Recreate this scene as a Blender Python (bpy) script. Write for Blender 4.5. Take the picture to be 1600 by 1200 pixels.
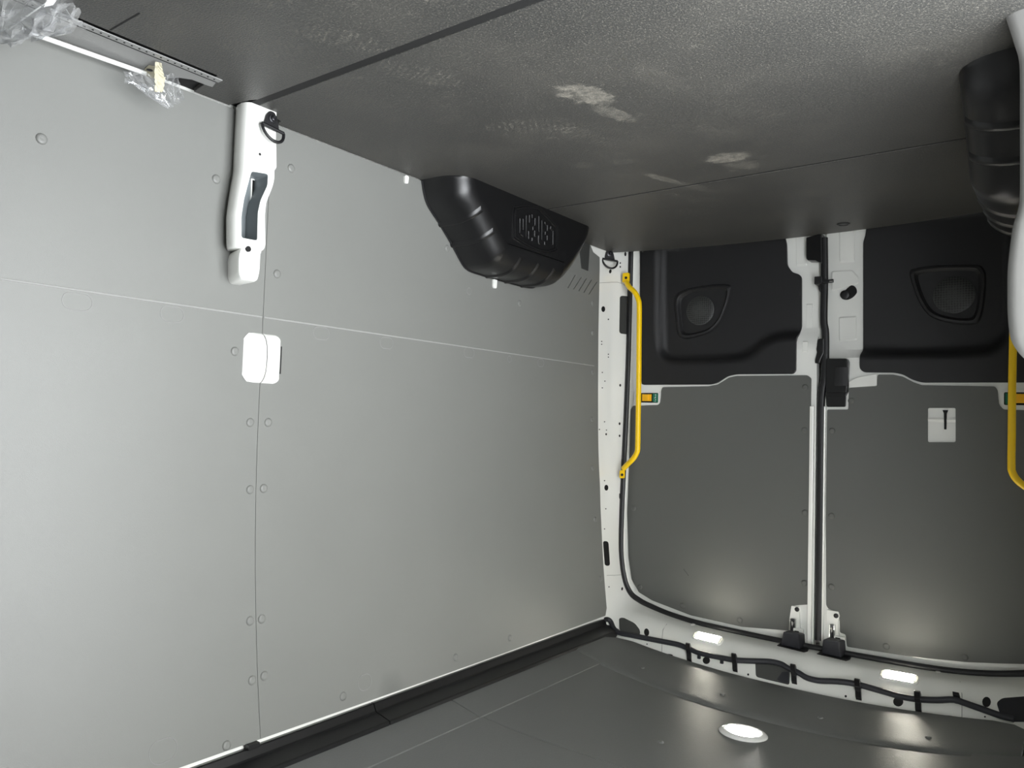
import bpy, bmesh, math, random
import numpy as np
from mathutils import Vector, Matrix, Quaternion
from mathutils.bvhtree import BVHTree
from mathutils.geometry import delaunay_2d_cdt

random.seed(7)
for o in list(bpy.data.objects):
    bpy.data.objects.remove(o)
sc = bpy.context.scene
C = sc.collection

# ------------------------------------------------------------------ camera
# The photograph shows the load bay upside down (the dark floor is at its top edge), so the van
# stands the right way up in the world and the camera is rolled by half a turn.
# Plan frame used for measuring: x right, y towards the rear doors, z towards the VAN FLOOR, origin at the camera.
FPX = 1210.0
FLOOR = 0.797                     # plan z of the van floor; world z = FLOOR - z
def _n(v): return v / np.linalg.norm(v)
_dY = _n(np.array([(1714 - 800) / FPX, (687 - 600) / FPX, 1.0]))
_dX = -np.array([(-839 - 800) / FPX, (608 - 600) / FPX, 1.0])
_dX = _n(_dX - _dY * (_dX @ _dY))
_dZ = np.cross(_dX, _dY)
if _dZ[1] > 0: _dZ = -_dZ
RM = np.stack([_dX, _dY, _dZ], 1)
def W(p): return Vector((-p[0], p[1], FLOOR - p[2]))
cam = bpy.data.cameras.new('camera')
cam.sensor_width = 36.0
cam.lens = 36.0 * FPX / 1600.0
cam.clip_start = 0.01
camo = bpy.data.objects.new('camera', cam)
C.objects.link(camo)
def _w(v): return Vector((-v[0], v[1], -v[2]))
_r, _u, _b = _w(RM[0]), _w(-RM[1]), _w(-RM[2])
camo.matrix_world = Matrix(((_r.x, _u.x, _b.x, 0), (_r.y, _u.y, _b.y, 0), (_r.z, _u.z, _b.z, FLOOR), (0, 0, 0, 1)))
sc.camera = camo

# ------------------------------------------------------------------ light and exposure
world = bpy.data.worlds.new('overcast_sky')
sc.world = world
world.use_nodes = True
world.node_tree.nodes['Background'].inputs[0].default_value = (0.94, 0.97, 1.0, 1)
world.node_tree.nodes['Background'].inputs[1].default_value = 15.5
sc.view_settings.view_transform = 'Standard'
sc.view_settings.look = 'None'
sc.view_settings.gamma = 1.0
sc.view_settings.use_curve_mapping = False
sc.view_settings.exposure = 0.0
HEAD_LAMP = 115.0                  # emission of the lit lenses
ROOF_LAMP = 170.0
# side door opening: the daylight comes in here (a portal only guides the sampling, it gives off nothing)
DOOR_Y0, DOOR_Y1, DOOR_Z0, DOOR_Z1 = 0.46, 1.68, 0.79, -0.80
_p = bpy.data.lights.new('door_portal', 'AREA')
_p.shape = 'RECTANGLE'; _p.size = DOOR_Y1 - DOOR_Y0; _p.size_y = DOOR_Z0 - DOOR_Z1
_p.cycles.is_portal = True
_po = bpy.data.objects.new('door_portal', _p)
C.objects.link(_po)
_po.location = W((0.10, (DOOR_Y0 + DOOR_Y1) / 2, (DOOR_Z0 + DOOR_Z1) / 2))
_po.rotation_euler = (0, math.radians(-90), math.radians(0))   # shines towards world +x
_po.rotation_euler = Vector((1, 0, 0)).to_track_quat('-Z', 'Y').to_euler()
def _portal_fit():
    # size runs along local x; make local x the van's length
    m = _po.rotation_euler.to_matrix()
    if abs((m @ Vector((1, 0, 0))).y) < 0.5:
        _p.size, _p.size_y = _p.size_y, _p.size
_portal_fit()

# ------------------------------------------------------------------ measuring helpers (plan frame)
def ray(px, py):
    return RM.T @ np.array([(px - 800) / FPX, (py - 600) / FPX, 1.0])
def onX(px, py, X):
    r = ray(px, py); return r * X / r[0]
def onY(px, py, Y):
    r = ray(px, py); return r * Y / r[1]
def onZ(px, py, Z):
    r = ray(px, py); return r * Z / r[2]
def lerp(a, b, t): return a + (b - a) * t
def sstep(t):
    t = min(1.0, max(0.0, t)); return t * t * (3 - 2 * t)

# ------------------------------------------------------------------ materials
def new_mat(name):
    m = bpy.data.materials.new(name); m.use_nodes = True
    return m, m.node_tree, m.node_tree.nodes['Principled BSDF']
def mat(name, col, rough=0.5, metal=0.0, bump=0.0, scale=900.0, coat=0.0, var=0.0, spec=0.5):
    m, nt, b = new_mat(name)
    b.inputs['Base Color'].default_value = (*col, 1)
    b.inputs['Roughness'].default_value = rough
    b.inputs['Metallic'].default_value = metal
    b.inputs['Specular IOR Level'].default_value = spec
    if coat:
        b.inputs['Coat Weight'].default_value = coat
        b.inputs['Coat Roughness'].default_value = 0.06
    g = nt.nodes.new('ShaderNodeNewGeometry')
    if bump:
        n = nt.nodes.new('ShaderNodeTexNoise'); n.inputs['Scale'].default_value = scale
        n.inputs['Detail'].default_value = 3
        nt.links.new(g.outputs['Position'], n.inputs['Vector'])
        bp = nt.nodes.new('ShaderNodeBump'); bp.inputs['Strength'].default_value = bump
        bp.inputs['Distance'].default_value = 0.0012
        nt.links.new(n.outputs['Fac'], bp.inputs['Height'])
        nt.links.new(bp.outputs['Normal'], b.inputs['Normal'])
    if var:
        n2 = nt.nodes.new('ShaderNodeTexNoise'); n2.inputs['Scale'].default_value = 5
        n2.inputs['Detail'].default_value = 6
        nt.links.new(g.outputs['Position'], n2.inputs['Vector'])
        mx = nt.nodes.new('ShaderNodeMix'); mx.data_type = 'RGBA'
        nt.links.new(n2.outputs['Fac'], mx.inputs[0])
        mx.inputs[6].default_value = (*[c * (1 - var) for c in col], 1)
        mx.inputs[7].default_value = (*[c * (1 + var) for c in col], 1)
        nt.links.new(mx.outputs[2], b.inputs['Base Color'])
    return m
M = {}
M['grey'] = mat('grey_plastic_lining', (0.185, 0.188, 0.177), 0.40, bump=0.25, scale=700, var=0.04)
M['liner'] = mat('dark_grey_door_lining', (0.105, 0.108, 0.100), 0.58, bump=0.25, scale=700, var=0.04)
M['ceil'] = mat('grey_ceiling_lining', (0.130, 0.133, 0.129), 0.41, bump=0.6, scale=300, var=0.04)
M['recess_shade'] = mat('grey_recess_shade', (0.20, 0.225, 0.235), 0.4)  # grey stands in for the shade inside a deeper hollow
M['dimmed_white'] = mat('dimmed_white_pillar', (0.20, 0.198, 0.19), 0.5)  # white pillar darkened in colour so the daylight does not burn it out
M['mark'] = mat('faint_pressed_ring', (0.235, 0.238, 0.228), 0.38)
M['greyline'] = mat('pale_pressed_line', (0.33, 0.33, 0.32), 0.35)
M['white'] = mat('white_body_paint', (0.86, 0.865, 0.825), 0.22, coat=0.6)
M['whiteplastic'] = mat('white_plastic', (0.82, 0.82, 0.79), 0.12, coat=0.5)
M['black'] = mat('black_moulded_plastic', (0.0055, 0.0055, 0.006), 0.30, bump=0.15, scale=1500)
M['duct'] = mat('black_duct_plastic', (0.010, 0.010, 0.0105), 0.33, bump=0.1, scale=900)
M['trim'] = mat('black_door_trim', (0.009, 0.009, 0.010), 0.5, bump=0.4, scale=1300)
M['rubber'] = mat('black_rubber', (0.008, 0.008, 0.009), 0.45)
M['cable'] = mat('dark_cable_sleeve', (0.022, 0.023, 0.028), 0.55)
M['hole'] = mat('dark_opening', (0.004, 0.004, 0.004), 0.8)
M['dimhole'] = mat('dim_cavity', (0.06, 0.062, 0.058), 0.8)
M['yellow'] = mat('yellow_powder_coat', (1.0, 0.64, 0.003), 0.34)
M['amber'] = mat('amber_plastic', (0.95, 0.50, 0.01), 0.35)
M['green'] = mat('green_sticker', (0.01, 0.16, 0.09), 0.4)
M['steel'] = mat('dark_steel', (0.06, 0.06, 0.065), 0.3, metal=0.8)
M['zinc'] = mat('bright_zinc', (0.6, 0.6, 0.58), 0.25, metal=0.9)
M['alu'] = mat('brushed_aluminium_tread', (0.34, 0.34, 0.335), 0.42, metal=0.35, bump=0.5, scale=400)
M['flap'] = mat('charcoal_flap', (0.045, 0.046, 0.044), 0.5)
M['joint'] = mat('floor_joint', (0.006, 0.006, 0.006), 0.8)
M['ground'] = mat('pale_bounce_ground', (0.60, 0.59, 0.56), 0.9, var=0.1)
M['bulkhead'] = mat('bulkhead_grey', (0.30, 0.30, 0.29), 0.5)

def emis(name, col, s):
    m, nt, b = new_mat(name)
    b.inputs['Base Color'].default_value = (0.9, 0.9, 0.88, 1)
    b.inputs['Emission Color'].default_value = (*col, 1)
    b.inputs['Emission Strength'].default_value = s
    return m
M['headlamp'] = emis('lit_lens', (1.0, 0.95, 0.82), HEAD_LAMP)
M['rooflamp'] = emis('lit_roof_lens', (1.0, 0.97, 0.92), ROOF_LAMP)

def lens_mat():
    m, nt, b = new_mat('clear_lens')
    b.inputs['Base Color'].default_value = (0.95, 0.95, 0.9, 1)
    b.inputs['Roughness'].default_value = 0.12
    b.inputs['Transmission Weight'].default_value = 0.35
    return m
M['lens'] = lens_mat()

def film_mat():
    m, nt, b = new_mat('clear_plastic_film')
    nt.nodes.remove(b)
    out = nt.nodes['Material Output']
    tr = nt.nodes.new('ShaderNodeBsdfTransparent'); tr.inputs[0].default_value = (0.93, 0.94, 0.95, 1)
    gl = nt.nodes.new('ShaderNodeBsdfGlossy'); gl.inputs['Roughness'].default_value = 0.10
    df = nt.nodes.new('ShaderNodeBsdfDiffuse'); df.inputs[0].default_value = (0.85, 0.85, 0.85, 1)
    lw = nt.nodes.new('ShaderNodeLayerWeight'); lw.inputs['Blend'].default_value = 0.45
    rmp = nt.nodes.new('ShaderNodeMapRange')
    rmp.inputs['To Min'].default_value = 0.10; rmp.inputs['To Max'].default_value = 0.75
    nt.links.new(lw.outputs['Facing'], rmp.inputs['Value'])
    m1 = nt.nodes.new('ShaderNodeMixShader'); m1.inputs[0].default_value = 0.4
    nt.links.new(gl.outputs[0], m1.inputs[1]); nt.links.new(df.outputs[0], m1.inputs[2])
    m2 = nt.nodes.new('ShaderNodeMixShader')
    nt.links.new(rmp.outputs[0], m2.inputs[0])
    nt.links.new(tr.outputs[0], m2.inputs[1]); nt.links.new(m1.outputs[0], m2.inputs[2])
    nt.links.new(m2.outputs[0], out.inputs['Surface'])
    return m
M['film'] = film_mat()
M['tape'] = mat('cream_masking_tape', (0.50, 0.47, 0.35), 0.6)

def grille_mat():
    m, nt, b = new_mat('speaker_grille')
    b.inputs['Base Color'].default_value = (0.022, 0.023, 0.022, 1); b.inputs['Roughness'].default_value = 0.5
    g = nt.nodes.new('ShaderNodeNewGeometry')
    v = nt.nodes.new('ShaderNodeTexVoronoi'); v.inputs['Scale'].default_value = 110
    v.inputs['Randomness'].default_value = 0.15
    nt.links.new(g.outputs['Position'], v.inputs['Vector'])
    mr = nt.nodes.new('ShaderNodeMapRange')
    mr.inputs['From Min'].default_value = 0.25; mr.inputs['From Max'].default_value = 0.5
    nt.links.new(v.outputs['Distance'], mr.inputs['Value'])
    mx = nt.nodes.new('ShaderNodeMix'); mx.data_type = 'RGBA'
    mx.inputs[6].default_value = (0.006, 0.006, 0.006, 1); mx.inputs[7].default_value = (0.045, 0.047, 0.045, 1)
    nt.links.new(mr.outputs[0], mx.inputs[0]); nt.links.new(mx.outputs[2], b.inputs['Base Color'])
    return m
M['grille'] = grille_mat()

def floor_mat():
    """dark floor board with fine grain, haze of dust and dusty shoe prints (real dirt, placed on the floor)"""
    m, nt, b = new_mat('dark_floor_board')
    N, L = nt.nodes, nt.links
    g = N.new('ShaderNodeNewGeometry')
    def noise(scale, detail=5, rough=0.55):
        n = N.new('ShaderNodeTexNoise'); n.inputs['Scale'].default_value = scale
        n.inputs['Detail'].default_value = detail; n.inputs['Roughness'].default_value = rough
        L.new(g.outputs['Position'], n.inputs['Vector']); return n.outputs['Fac']
    def math_(op, a, bb):
        n = N.new('ShaderNodeMath'); n.operation = op
        for i, s in enumerate((a, bb)):
            if isinstance(s, (int, float)): n.inputs[i].default_value = s
            else: L.new(s, n.inputs[i])
        return n.outputs[0]
    def mapr(v, a, c, d=0.0, e=1.0):
        n = N.new('ShaderNodeMapRange'); n.interpolation_type = 'SMOOTHSTEP'
        L.new(v, n.inputs['Value'])
        n.inputs['From Min'].default_value = a; n.inputs['From Max'].default_value = c
        n.inputs['To Min'].default_value = d; n.inputs['To Max'].default_value = e
        return n.outputs[0]
    dust = math_('MULTIPLY', mapr(noise(3.2, 6), 0.42, 0.75), 0.07)
    scuff = math_('MULTIPLY', mapr(noise(22, 9, 0.75), 0.56, 0.70), 0.24)
    patch = mapr(noise(1.6, 2), 0.42, 0.62)
    total = math_('ADD', dust, math_('MULTIPLY', scuff, patch))
    total = math_('ADD', total, math_('MULTIPLY', mapr(noise(210, 3, 0.7), 0.48, 0.72), 0.36))
    # shoe prints: plan x, plan y, turn (deg), half length, half width, strength, tread
    prints = [(-0.985, 1.565, 60, 0.085, 0.050, 0.62, 0), (-0.985, 1.70, 75, 0.075, 0.030, 0.38, 0),
              (-0.865, 2.165, 10, 0.070, 0.045, 0.62, 0), (-0.85, 2.25, 40, 0.06, 0.04, 0.22, 0),
              (-1.115, 2.24, 70, 0.085, 0.020, 0.40, 0), (-1.06, 2.38, 70, 0.10, 0.022, 0.14, 0),
              (-1.27, 1.05, 65, 0.12, 0.045, 0.32, 1), (-1.25, 1.26, 65, 0.12, 0.05, 0.34, 1),
              (-1.21, 1.66, 30, 0.14, 0.05, 0.30, 1), (-1.13, 1.80, 75, 0.13, 0.045, 0.28, 1),
              (-0.80, 1.58, 75, 0.09, 0.04, 0.07, 0), (-1.14, 2.03, 20, 0.05, 0.03, 0.40, 1),
              (-1.26, 2.00, 20, 0.03, 0.03, 0.16, 0), (-1.50, 1.42, 20, 0.03, 0.02, 0.30, 1),
              (-1.02, 0.95, 80, 0.13, 0.05, 0.30, 1), (-1.45, 0.98, 40, 0.12, 0.05, 0.20, 1),
              (-0.70, 1.85, 60, 0.13, 0.05, 0.14, 1), (-0.80, 2.62, 20, 0.12, 0.05, 0.16, 1),
              (-1.20, 2.66, 30, 0.13, 0.05, 0.18, 1), (-0.60, 2.50, 70, 0.10, 0.05, 0.12, 1),
              (-1.30, 2.50, 110, 0.12, 0.045, 0.14, 1), (-1.33, 1.45, 130, 0.12, 0.05, 0.18, 1)]
    edge = noise(38, 4)
    speck = mapr(noise(48, 6, 0.75), 0.42, 0.62, 0.0, 1.0)
    smear = mapr(noise(34, 8, 0.72), 0.34, 0.66, 0.15, 1.0)
    for (x, y, a, hl, hw, s, tr) in prints:
        mp = N.new('ShaderNodeMapping'); mp.vector_type = 'TEXTURE'
        mp.inputs['Location'].default_value = (-x, y, 0)
        mp.inputs['Rotation'].default_value = (0, 0, math.radians(180 - a))
        mp.inputs['Scale'].default_value = (hl, hw, 1e3)
        L.new(g.outputs['Position'], mp.inputs['Vector'])
        ln = N.new('ShaderNodeVectorMath'); ln.operation = 'LENGTH'
        L.new(mp.outputs[0], ln.inputs[0])
        d = math_('ADD', ln.outputs['Value'], math_('MULTIPLY', math_('SUBTRACT', edge, 0.5), 1.1))
        k = mapr(d, 0.72, 1.08, s, 0.0)
        if tr:      # sole pattern: bars across the sole, broken up
            wv = N.new('ShaderNodeTexWave'); wv.inputs['Scale'].default_value = 2.6; wv.inputs['Distortion'].default_value = 5.5
            wv.inputs['Detail'].default_value = 2; wv.inputs['Detail Scale'].default_value = 2.5
            L.new(mp.outputs[0], wv.inputs['Vector'])
            k = math_('MULTIPLY', k, math_('MULTIPLY', mapr(wv.outputs['Fac'], 0.5, 0.8), speck))
            k = math_('MULTIPLY', k, 0.75)
        else:
            k = math_('MULTIPLY', k, smear)
        total = math_('ADD', total, k)
    cl = math_('MINIMUM', total, 1.0)
    mx = N.new('ShaderNodeMix'); mx.data_type = 'RGBA'
    mx.inputs[6].default_value = (0.044, 0.044, 0.042, 1); mx.inputs[7].default_value = (0.30, 0.28, 0.235, 1)
    L.new(cl, mx.inputs[0]); L.new(mx.outputs[2], b.inputs['Base Color'])
    rr = mapr(cl, 0.0, 0.5, 0.44, 0.8); L.new(rr, b.inputs['Roughness'])
    bp = N.new('ShaderNodeBump'); bp.inputs['Strength'].default_value = 0.8; bp.inputs['Distance'].default_value = 0.002
    L.new(noise(260, 2), bp.inputs['Height']); L.new(bp.outputs[0], b.inputs['Normal'])
    return m
M['floor'] = floor_mat()

# ------------------------------------------------------------------ mesh builder
class MB:
    def __init__(s): s.v = []; s.f = []
    def add(s, vs, fs):
        b = len(s.v); s.v += [tuple(float(c) for c in v) for v in vs]; s.f += [tuple(b + i for i in f) for f in fs]
        return s
    def box(s, x0, x1, y0, y1, z0, z1):
        vs = [(x, y, z) for z in (z0, z1) for y in (y0, y1) for x in (x0, x1)]
        return s.add(vs, [(0, 2, 3, 1), (4, 5, 7, 6), (0, 1, 5, 4), (2, 6, 7, 3), (0, 4, 6, 2), (1, 3, 7, 5)])
    def loft(s, rings, closed=True, caps=True):
        n = len(rings[0]); vs = [p for r in rings for p in r]; fs = []
        for i in range(len(rings) - 1):
            for j in range(n if closed else n - 1):
                k = (j + 1) % n
                fs.append((i * n + j, i * n + k, (i + 1) * n + k, (i + 1) * n + j))
        if caps and closed:
            fs.append(tuple(range(n - 1, -1, -1))); fs.append(tuple((len(rings) - 1) * n + j for j in range(n)))
        return s.add(vs, fs)
    def tube(s, path, r, seg=10, caps=True, closed=False, flat=1.0, up=None):
        pts = [np.array(p, float) for p in path]; n = len(pts); rings = []
        ref = None
        for i, p in enumerate(pts):
            a = pts[(i - 1) % n] if (closed or i > 0) else p
            c = pts[(i + 1) % n] if (closed or i < n - 1) else p
            t = _n(c - a)
            if ref is None:
                h = np.array(up, float) if up is not None else (np.array([0, 0, 1.0]) if abs(t[2]) < 0.8 else np.array([0, 1.0, 0]))
                ref = h
            u = ref - t * (ref @ t)
            if np.linalg.norm(u) < 1e-6: u = np.array([1.0, 0, 0]) - t * t[0]
            u = _n(u); w = np.cross(t, u)
            if up is None: ref = u
            rr = r[i] if isinstance(r, (list, tuple)) else r
            rings.append([p + u * rr * flat * math.cos(2 * math.pi * k / seg) + w * rr * math.sin(2 * math.pi * k / seg) for k in range(seg)])
        if closed:
            rings.append(rings[0]); return s.loft(rings, True, False)
        return s.loft(rings, True, caps)
    def prism(s, pts, d):
        """closed outline of 3-D points (planar-ish, simple) pushed along vector d"""
        n = len(pts); d = np.array(d, float)
        a = [np.array(p, float) for p in pts]
        vs = a + [p + d for p in a]
        fs = [tuple(range(n)), tuple(range(2 * n - 1, n - 1, -1))] + [(i, (i + 1) % n, n + (i + 1) % n, n + i) for i in range(n)]
        return s.add(vs, fs)
    def lathe(s, c, axis, prof, seg=24, e=None):
        """prof: (radius, height along axis); e: scale of the two cross axes"""
        ax = _n(np.array(axis, float)); h = np.array([0, 0, 1.0]) if abs(ax[2]) < 0.9 else np.array([1.0, 0, 0])
        u = _n(np.cross(h, ax)); w = np.cross(ax, u); c = np.array(c, float); e = e or (1, 1)
        rings = [[c + ax * hh + u * (r * e[0] * math.cos(2 * math.pi * k / seg)) + w * (r * e[1] * math.sin(2 * math.pi * k / seg)) for k in range(seg)] for r, hh in prof]
        return s.loft(rings, True, True)
    def sheet(s, outline, holes, fn, back, spacing=0.04, extra=()):
        """2-D outline with holes, meshed finely; fn(u,v) -> front point; back: vector to the rear skin (None: no thickness)"""
        loops = [outline] + list(holes); vs2 = []; ed = []
        def dens(lp):
            out = []
            for i in range(len(lp)):
                a = np.array(lp[i]); c = np.array(lp[(i + 1) % len(lp)])
                k = max(1, int(np.linalg.norm(c - a) / spacing))
                out += [tuple(a + (c - a) * j / k) for j in range(k)]
            return out
        loops = [dens(l) for l in loops]
        for lp in loops:
            b = len(vs2); vs2 += lp; ed += [(b + i, b + (i + 1) % len(lp)) for i in range(len(lp))]
        P = np.array(loops[0]); lo, hi = P.min(0), P.max(0)
        arrs = [np.array(l) for l in loops]
        def inside(Q, lp):
            r = np.zeros(len(Q), bool); x, y = Q[:, 0], Q[:, 1]
            nx = np.roll(lp, 1, 0)
            for (xi, yi), (xj, yj) in zip(lp, nx):
                if yi == yj: continue
                r ^= ((yi > y) != (yj > y)) & (x < (xj - xi) * (y - yi) / (yj - yi) + xi)
            return r
        def oks(Q):
            Q = np.array(Q, float).reshape(-1, 2); r = inside(Q, arrs[0])
            for h in arrs[1:]: r &= ~inside(Q, h)
            return r
        allb = np.array(vs2)
        nu = max(1, int((hi[0] - lo[0]) / spacing)); nv = max(1, int((hi[1] - lo[1]) / spacing))
        G = np.array([(lo[0] + (hi[0] - lo[0]) * i / nu, lo[1] + (hi[1] - lo[1]) * j / nv) for i in range(1, nu) for j in range(1, nv)]).reshape(-1, 2)
        if len(G):
            G = G[oks(G)]
        if len(G):
            far = np.array([np.min(((allb - q) ** 2).sum(1)) for q in G]) > (spacing * 0.45) ** 2
            vs2 += [tuple(q) for q in G[far]]
        if len(extra):
            E_ = np.array(extra); vs2 += [tuple(q) for q in E_[oks(E_)]]
        r = delaunay_2d_cdt([Vector(q) for q in vs2], ed, [], 0, 1e-6)
        ov, oe, of = r[0], r[1], r[2]
        OV = np.array([(p.x, p.y) for p in ov]); cent = np.array([OV[list(f)].mean(0) for f in of]); keep = oks(cent)
        tri = [tuple(f) for f, k in zip(of, keep) if k]
        front = [np.array(fn(p.x, p.y), float) for p in ov]
        if back is None:
            return s.add(front, tri)
        bk = np.array(back, float); n = len(front)
        cnt = {}
        for f in tri:
            for i in range(len(f)):
                a, c = f[i], f[(i + 1) % len(f)]
                cnt[(a, c)] = cnt.get((a, c), 0) + 1
        side = [(c, a, n + a, n + c) for (a, c) in cnt if (c, a) not in cnt]
        return s.add(front + [p + bk for p in front], tri + [tuple(n + i for i in reversed(f)) for f in tri] + side)
    def mesh(s, name, origin, smooth=False, angle=None):
        me = bpy.data.meshes.new(name)
        me.from_pydata([W(p) - origin for p in s.v], [], s.f)
        bm = bmesh.new(); bm.from_mesh(me)
        bmesh.ops.remove_doubles(bm, verts=bm.verts, dist=1e-6)
        bmesh.ops.recalc_face_normals(bm, faces=bm.faces)
        if smooth:
            for f in bm.faces: f.smooth = True
            for e in bm.edges:
                if len(e.link_faces) == 2 and e.calc_face_angle(0) > math.radians(angle or 40): e.smooth = False
        bm.to_mesh(me); bm.free()
        return me
    def build(s, name, m, parent=None, smooth=True, angle=None, bevel=0.0):
        ws = [W(p) for p in s.v]
        lo = Vector([min(w[i] for w in ws) for i in range(3)]); hi = Vector([max(w[i] for w in ws) for i in range(3)])
        org = Vector(((lo.x + hi.x) / 2, (lo.y + hi.y) / 2, lo.z))
        me = s.mesh(name, org, smooth, angle)
        me.materials.append(M[m] if isinstance(m, str) else m)
        o = bpy.data.objects.new(name, me); C.objects.link(o)
        place(o, org, parent)
        if bevel:
            md = o.modifiers.new('bevel', 'BEVEL'); md.width = bevel; md.segments = 2
            md.limit_method = 'ANGLE'; md.angle_limit = math.radians(35)
        return o
ORG = {}
def place(o, org, parent):
    ORG[o.name] = org
    if parent is not None:
        o.parent = parent; o.location = org - ORG[parent.name]
    else: o.location = org
def empty(name, p):
    o = bpy.data.objects.new(name, None); C.objects.link(o); o.empty_display_size = 0.05
    place(o, W(p), None); return o
def tag(o, label=None, cat=None, group=None, kind=None):
    if label: o['label'] = label
    if cat: o['category'] = cat
    if group: o['group'] = group
    if kind: o['kind'] = kind
    return o
def inst(me, name, p, nrm, parent):
    """share a small mesh; its local +z looks along nrm (plan frame)"""
    o = bpy.data.objects.new(name, me); C.objects.link(o)
    place(o, W(p), parent)
    o.rotation_mode = 'QUATERNION'
    o.rotation_quaternion = Vector((-nrm[0], nrm[1], -nrm[2])).to_track_quat('Z', 'Y')
    return o
def dome_mesh(name, r, h, m, dimple=True):
    prof = [(r, -0.001), (r * 0.97, 0.0008), (r * 0.82, h * 0.75), (r * 0.5, h), (r * 0.2, h * (0.86 if dimple else 1.04))]
    me = bpy.data.meshes.new(name); vs = []; fs = []; seg = 14
    for (rr, hh) in prof:
        vs += [(rr * math.cos(2 * math.pi * k / seg), rr * math.sin(2 * math.pi * k / seg), hh) for k in range(seg)]
    for i in range(len(prof) - 1):
        for k in range(seg):
            l = (k + 1) % seg; fs.append((i * seg + k, i * seg + l, (i + 1) * seg + l, (i + 1) * seg + k))
    fs.append(tuple((len(prof) - 1) * seg + k for k in range(seg)))
    me.from_pydata(vs, [], fs)
    for p in me.polygons: p.use_smooth = True
    me.materials.append(M[m]); return me
RIVET = dome_mesh('rivet', 0.0125, 0.0042, 'grey')
RIVET_S = dome_mesh('rivet', 0.010, 0.0035, 'ceil')
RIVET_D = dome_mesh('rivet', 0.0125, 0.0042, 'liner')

def fillet(pts, r, n=5):
    """round the corners of a closed 2-D outline"""
    out = []; m = len(pts)
    for i in range(m):
        a, b, c = (np.array(pts[j % m], float) for j in (i - 1, i, i + 1))
        da, dc = a - b, c - b; la, lc = np.linalg.norm(da), np.linalg.norm(dc)
        ri = min(r if not isinstance(r, (list, tuple)) else r[i], la * 0.48, lc * 0.48)
        if ri < 1e-5: out.append(tuple(b)); continue
        p0, p1 = b + da / la * ri, b + dc / lc * ri
        for k in range(n + 1):
            t = k / n
            out.append(tuple((1 - t) ** 2 * p0 + 2 * t * (1 - t) * b + t * t * p1))
    return out
def catmull(pts, k=6, closed=False):
    P = [np.array(p, float) for p in pts]; n = len(P); out = []
    for i in range(n if closed else n - 1):
        g = lambda j: P[j % n] if closed else P[min(max(j, 0), n - 1)]
        p0, p1, p2, p3 = g(i - 1), g(i), g(i + 1), g(i + 2)
        for j in range(k):
            t = j / k
            out.append(0.5 * (2 * p1 + (p2 - p0) * t + (2 * p0 - 5 * p1 + 4 * p2 - p3) * t * t + (3 * p1 - p0 - 3 * p2 + p3) * t ** 3))
    if not closed: out.append(P[-1])
    return out
def ellipse(cx, cy, a, b, n=20, rot=0.0):
    return [(cx + a * math.cos(t) * math.cos(rot) - b * math.sin(t) * math.sin(rot), cy + a * math.cos(t) * math.sin(rot) + b * math.sin(t) * math.cos(rot)) for t in [2 * math.pi * k / n for k in range(n)]]
def cast(bvh, px, py):
    d = Vector(ray(px, py)); loc, nr, idx, dist = bvh.ray_cast(Vector((0, 0, 0)), d.normalized())
    if loc is None: return None, None
    if nr.dot(d) > 0: nr = -nr
    return np.array(loc), np.array(nr)
def decal(mb, bvh, pix, out=0.0008, deep=0.002, sp=3.0):
    """thin plate that follows a curved surface: outline given at its real place on that surface"""
    hits = [cast(bvh, *p) for p in pix]
    if any(h[0] is None for h in hits):
        pix = [p for p, h in zip(pix, hits) if h[0] is not None]; hits = [h for h in hits if h[0] is not None]
    if len(hits) < 3: return False
    nr = _n(sum(h[1] for h in hits))
    def fn(x, y):
        p, n = cast(bvh, x, y)
        return (hits[0][0] if p is None else p + n * out)
    mb.sheet(list(pix), [], fn, -nr * deep, sp); return True

# ------------------------------------------------------------------ big dimensions (plan frame, metres)
XW = -1.80                        # left lining
XR = 0.03                        # right lining
CX = -0.915                       # middle of the van
YD = 3.24                         # rear door inner skin
def wallX(z):
    s = min(1.15, max(0.0, (0.0 - z) / 0.9)); return XW + 0.085 * s * s
def wallhit(px, py):
    X = XW
    for _ in range(25):
        p = onX(px, py, X); X = wallX(p[2])
    return onX(px, py, X)
def ceilZ(x, y):
    d = min(1.0, abs(x - CX) / 0.755)
    c = -0.980 + 0.020 * sstep((y - 2.65) / 0.3)
    return lerp(c, -0.896, d ** 2.1)
def ceilhit(px, py):
    Z = -0.95
    for _ in range(25):
        p = onZ(px, py, Z); Z = ceilZ(p[0], p[1])
    return onZ(px, py, Z)

# ================================================================== FLOOR
fl = MB().box(-1.86, 0.03, -1.0, 3.14, FLOOR + 0.012, FLOOR + 0.05).build('floor', 'joint', smooth=False)
tag(fl, 'dark dusty cargo floor of three boards with pale shoe prints', kind='structure')
def floor_board(outline):
    mb = MB(); mb.sheet(outline, [], lambda x, y: (x, y, FLOOR), (0, 0, 0.0115), 0.2)
    return mb.build('floor_board', 'floor', fl, smooth=False, bevel=0.0015)
rear_edge = [(x, 3.112 + 0.118 * (1 - ((x - CX) / 0.87) ** 2)) for x in np.linspace(-1.785, -0.045, 15)]
floor_board([(-1.80, -0.95), (-0.0, -0.95), (-0.0, 1.138), (-1.70, 1.138), (-1.72, 1.130), (-1.795, 1.118), (-1.795, 1.02), (-1.66, 1.0), (-1.66, 0.30), (-1.80, 0.30)])
floor_board([(-1.735, 1.162), (-0.0, 1.162), (-0.0, 2.348), (-1.80, 2.348), (-1.80, 1.27), (-1.772, 1.262)])
floor_board([(-1.80, 2.359), (-0.03, 2.359), (-0.03, 3.10)] + rear_edge[::-1] + [(-1.80, 3.09)])
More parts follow.
